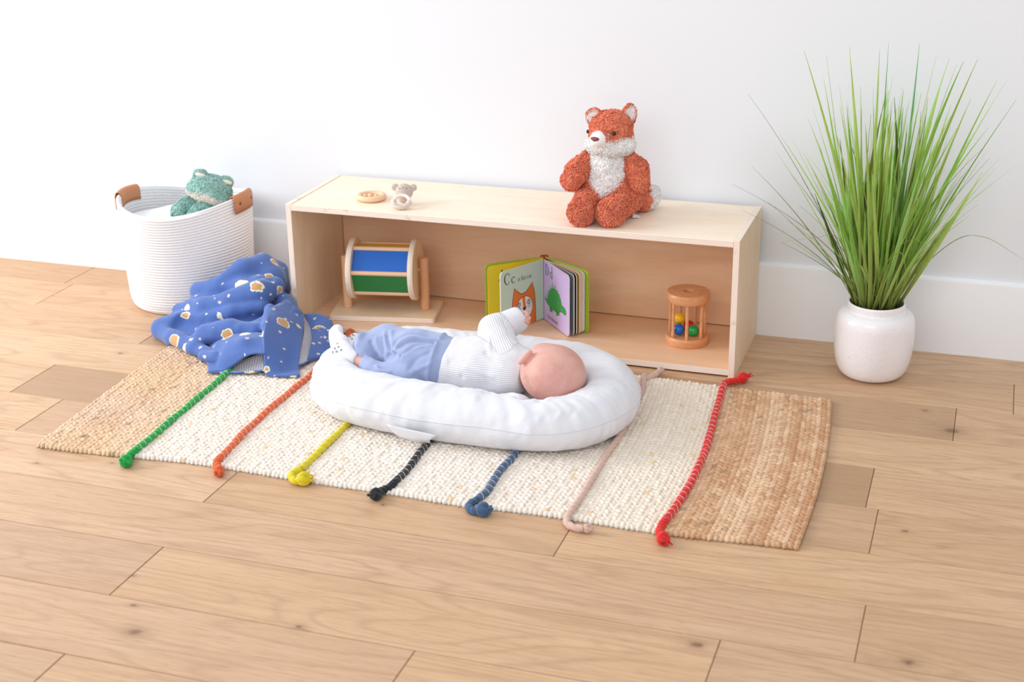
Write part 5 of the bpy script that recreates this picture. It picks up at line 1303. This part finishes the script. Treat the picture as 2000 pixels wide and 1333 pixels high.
    sheet([[(526, 604, -.50), (545, 592, -.44), (566, 586, -.385), (592, 612, -.41)], [(520, 632, -.575), (542, 627, -.53), (572, 627, -.48), (594, 642, -.465)], [(517, 672, -.635), (540, 670, -.60), (568, 670, -.56), (588, 674, -.54)],
           [(517, 706, -.665), (542, 712, -.648), (566, 714, -.618), (582, 704, -.60)], [(519, 737, -.680), (548, 746, -.676), (583, 749, -.665), (584, 738, -.650)]], seed=1, wav=.006)
    sheet([[(410, 672, -.56), (430, 660, -.565), (470, 648, -.57), (514, 650, -.57)], [(406, 690, -.60), (430, 676, -.62), (470, 662, -.625), (517, 668, -.62)], [(404, 716, -.645), (432, 698, -.66), (474, 682, -.655), (519, 684, -.645)], [(410, 745, -.702), (450, 718, -.682), (488, 692, -.667), (519, 690, -.655)]], seed=2, wav=.006)
    sheet([[(446, 712, -.655), (480, 700, -.64), (518, 688, -.628)], [(432, 728, -.675), (475, 716, -.66), (518, 706, -.648)], [(416, 745, -.703), (466, 734, -.685), (518, 723, -.668)]], top=1, bot=0, seed=3, wav=.001, th=.003)
    sheet([[(590, 614, -.395), (597, 620, -.39)], [(594, 648, -.475), (611, 653, -.452)], [(586, 680, -.545), (607, 685, -.525)], [(576, 715, -.612), (600, 706, -.585)]], n=10, top=1, bot=0, seed=4, wav=.001, th=.003)
    sheet([[(594, 614, -.385), (620, 612, -.366), (645, 622, -.368), (653, 645, -.402)], [(604, 640, -.43), (628, 640, -.42), (648, 650, -.425), (656, 656, -.43)], [(609, 665, -.49), (630, 668, -.475), (648, 672, -.462), (656, 668, -.455)], [(600, 705, -.578), (622, 700, -.54), (640, 691, -.51), (651, 681, -.48)]], seed=5, wav=.004, th=.008)
    for L, r in (([(412, 746, -.703), (466, 735.5, -.686), (518, 724, -.669)], .0022), ([(576, 716, -.613), (590, 712, -.6), (601, 706, -.585)], .0022)):
        mb.tube(spline([np.maximum(at(*p), [-9, -9, .0165]) for p in L], 40), r, 8)
    b = mb.build('knit_blanket', [blue, under], None)
    setp(b, 'crumpled blue knitted blanket with cream and ochre spots between basket and lounger', 'blanket'); settle(b, (-.10, -.45, .012))
build_blanket()
# ------------------------------------------------------------------ potted grass
def build_plant():
    bx, by = 1.517, -.204
    t = empty('potted_grass', (bx, by, 0), 0, 'tall green ornamental grass in a round white glazed pot to the right of the shelf', 'plant')
    k = NT('crackle_glaze'); o = k.obj(); vo = k.n('TexVoronoi', feature='DISTANCE_TO_EDGE', Vector=o, Scale=190.); n = k.noise(o, 14, 2)
    c = k.mix(k.ramp(vo, [(0., .55), (.06, 0.)]), 'F3F1F3', 'CFC6C8'); c = k.mix(k.math('MULTIPLY', n, .25), c, 'E6DCDD')
    gl = k.set(color=c, rough=.22, normal=k.bump(vo, .08, .0006), Specular_IOR_Level=.5, Coat_Weight=.3)
    pr = [(0, .002), (.050, .001), (.066, .003), (.078, .012), (.0875, .032), (.0935, .062), (.0955, .095), (.0952, .130), (.0935, .146), (.0890, .159), (.0800, .1675), (.0725, .171), (.0695, .174), (.0690, .187), (.0670, .1905), (.0640, .1900), (.0630, .184), (.0630, .160), (0, .158)]
    lathe('pot', [tuple(p) for p in spline(pr, 90)], gl, t, 96)
    so = MB(); k = NT('potting_moss'); nz = k.noise(k.obj(), 90, 4); mo = k.set(color=k.mix(nz, '3A2A1E', '7A5A44'), rough=1., normal=k.bump(nz, 1., .003))
    lathe('soil', [(0, .180), (.03, .179), (.055, .177), (.0625, .172)], mo, t, 40)
    rg = np.random.default_rng(12)
    VV, FF, CC = [], [], []; base = [0]
    def blade(p0, p1, p2, w, col, n=14, yaw=None, curl=None, p3=None):
        s = np.linspace(0, 1, n)[:, None]
        P = (1 - s) ** 2 * p0 + 2 * s * (1 - s) * p1 + s ** 2 * p2 if p3 is None else spline([p0, p1, p2, p3], n)
        T = np.gradient(P, axis=0); T /= np.linalg.norm(T, axis=1)[:, None]
        a = rg.uniform(-.9, .9) + .3 if yaw is None else yaw; S0 = np.array([math.cos(a), math.sin(a), 0]); S = S0 - T * (T @ S0)[:, None]; S /= np.linalg.norm(S, axis=1)[:, None]; N = np.cross(T, S)
        q = s[:, 0]; ww = w * np.clip(.55 + 1.6 * q, 0, 1) * np.clip((1 - q) * 1.9, 0.03, 1) ** .9
        fold = .22
        rows = np.stack([P - S * ww[:, None] / 2, P + N * (ww * fold)[:, None], P + S * ww[:, None] / 2, P + N * (ww * fold + .0005)[:, None] * 0 + P * 0 + P - N * .00035], 1) if False else np.stack([P - S * ww[:, None] / 2, P + N * (ww * fold)[:, None], P + S * ww[:, None] / 2], 1)
        m = n * 3; I = np.arange(m).reshape(n, 3) + base[0]
        for j in (0, 1): FF.append(np.stack([I[:-1, j], I[:-1, j + 1], I[1:, j + 1], I[1:, j]], -1))
        VV.append(rows.reshape(-1, 3)); base[0] += m
        c0, c1, c2 = lc('B4BC68'), col, col * 1.08; t_ = q[:, None]
        cc = np.where(t_ < .35, c0 * (1 - t_ / .35) + c1 * t_ / .35, c1 * (1 - (t_ - .35) / .65) + c2 * (t_ - .35) / .65)
        CC.append(np.repeat(cc, 3, axis=0))
    greens = [lc(h) for h in ('C8EC84', 'D6F090', 'B8E478', 'E0F29A', 'AEDA6C', 'CCF0A6', 'C8E080')]; dark = [lc(h) for h in ('8C9A50', '94805A', 'A6B05A', '7C9456')]; mint = lc('9AD8A0')
    def root(dx, dy, rr=None):
        a = math.atan2(dy, dx) + rg.normal(0, .6); r = rg.uniform(.008, .050) if rr is None else rr; return np.array([bx + r * math.cos(a), by + r * math.sin(a), .176])
    def go(tip, w, col, bow=.10, n=14):
        tip = np.array(tip); d = tip - np.array([bx, by, .18]); p0 = root(d[0], d[1]); 
        p1 = p0 + np.array([d[0] * (.5 - bow * 1.3), d[1] * (.5 - bow * 1.3), d[2] * (.5 + bow * .6)]); blade(p0, p1, tip, w, col, n)
    tips = [(1570, 98, 9), (1614, 108, 3), (1659, 91, 11), (1609, 154, 9), (1639, 168, 3), (1681, 167, 6), (1718, 97, 9), (1736, 83, 6), (1796, 86, 8), (1829, 110, 4), (1854, 114, 11), (1841, 154, 9), (1882, 120, 12), (1869, 126, 5), (1910, 115, 12), (1946, 160, 9), (1963, 162, 4), (1985, 195, 8),
            (1896, 194, 9), (1792, 180, 7), (1758, 189, 6), (1857, 205, 8), (1523, 263, 7), (1640, 205, 10), (1700, 230, 9), (1812, 190, 6), (1930, 250, 6), (1900, 260, 5), (1660, 240, 5), (1600, 280, 7), (1770, 215, 5), (1820, 240, 9), (1870, 250, 9), (1735, 225, 4), (1625, 230, 6)]
    for u, v, w in tips:
        y = by + rg.uniform(-.12, .10); go(at(u, v, y), w * .00105, mint if (u, v) in ((1736, 83), (1796, 86)) else greens[rg.integers(7)], rg.uniform(.06, .12), 18)
    thin = [(1461, 183), (1469, 326), (1430, 360), (1450, 411), (1507, 448), (1525, 473), (1569, 357), (1987, 323), (1952, 310), (1923, 287), (1500, 395), (1545, 340), (1560, 400), (1575, 300), (1940, 360), (1890, 330), (1535, 430), (1550, 445), (1590, 340), (1910, 400), (1895, 420)]
    for u, v in thin:
        y = by + rg.uniform(-.15, .05); go(at(u, v, y), .0020, greens[rg.integers(7)] if rg.random() < .6 else dark[rg.integers(4)], rg.uniform(.10, .2), 18)
    for L, w in (([(1722, 600, -.16), (1850, 480, -.14), (1920, 463, -.13), (1999, 508, -.13)], .0018), ([(1705, 600, -.22), (1728, 520, -.28), (1762, 496, -.30), (1771, 562, -.30)], .0028), ([(1712, 600, -.2), (1740, 500, -.26), (1790, 468, -.27), (1812, 510, -.27)], .0022), ([(1690, 600, -.20), (1640, 470, -.22), (1590, 465, -.22), (1525, 474, -.20)], .0016)):
        P = [at(*p) for p in L]; blade(P[0], P[1], P[2], w, lc('B5C65E'), 26, p3=P[3])
    for i in range(270):
        a = rg.uniform(0, 2 * PI); el = rg.beta(1.3, 1.5) * math.radians(40); L = rg.uniform(.20, .56) * (1 - .25 * el)
        tip = np.array([bx + L * math.sin(el) * math.cos(a), by + .62 * L * math.sin(el) * math.sin(a), .185 + L * math.cos(el)]); tip[1] = min(tip[1], -.025)
        wide = rg.random() < .55; c = greens[rg.integers(7)] if rg.random() < .78 else dark[rg.integers(4)]
        go(tip, rg.uniform(.007, .013) if wide else rg.uniform(.0018, .004), c, rg.uniform(.04, .14), 12)
    V = np.vstack(VV); V[:, 1] = np.minimum(V[:, 1], -.006)
    k = NT('grass_blades'); a = k.n('Attribute', attribute_name='Col'); nz = k.noise(k.map(k.obj(), (60, 60, 4)), 3, 3); c = k.mix(k.math('MULTIPLY', nz, .5), a, k.mix(1., a, 'B8C890', 'MULTIPLY'))
    m = k.set(color=c, rough=.42, Specular_IOR_Level=.4)
    _glow_through(m, .5)
    o = mesh_obj('foliage', V, np.vstack(FF), m, t, col=np.vstack(CC)); o.location = (-bx, -by, 0)
    so = o.modifiers.new('thickness', 'SOLIDIFY'); so.thickness = .0004
build_plant()
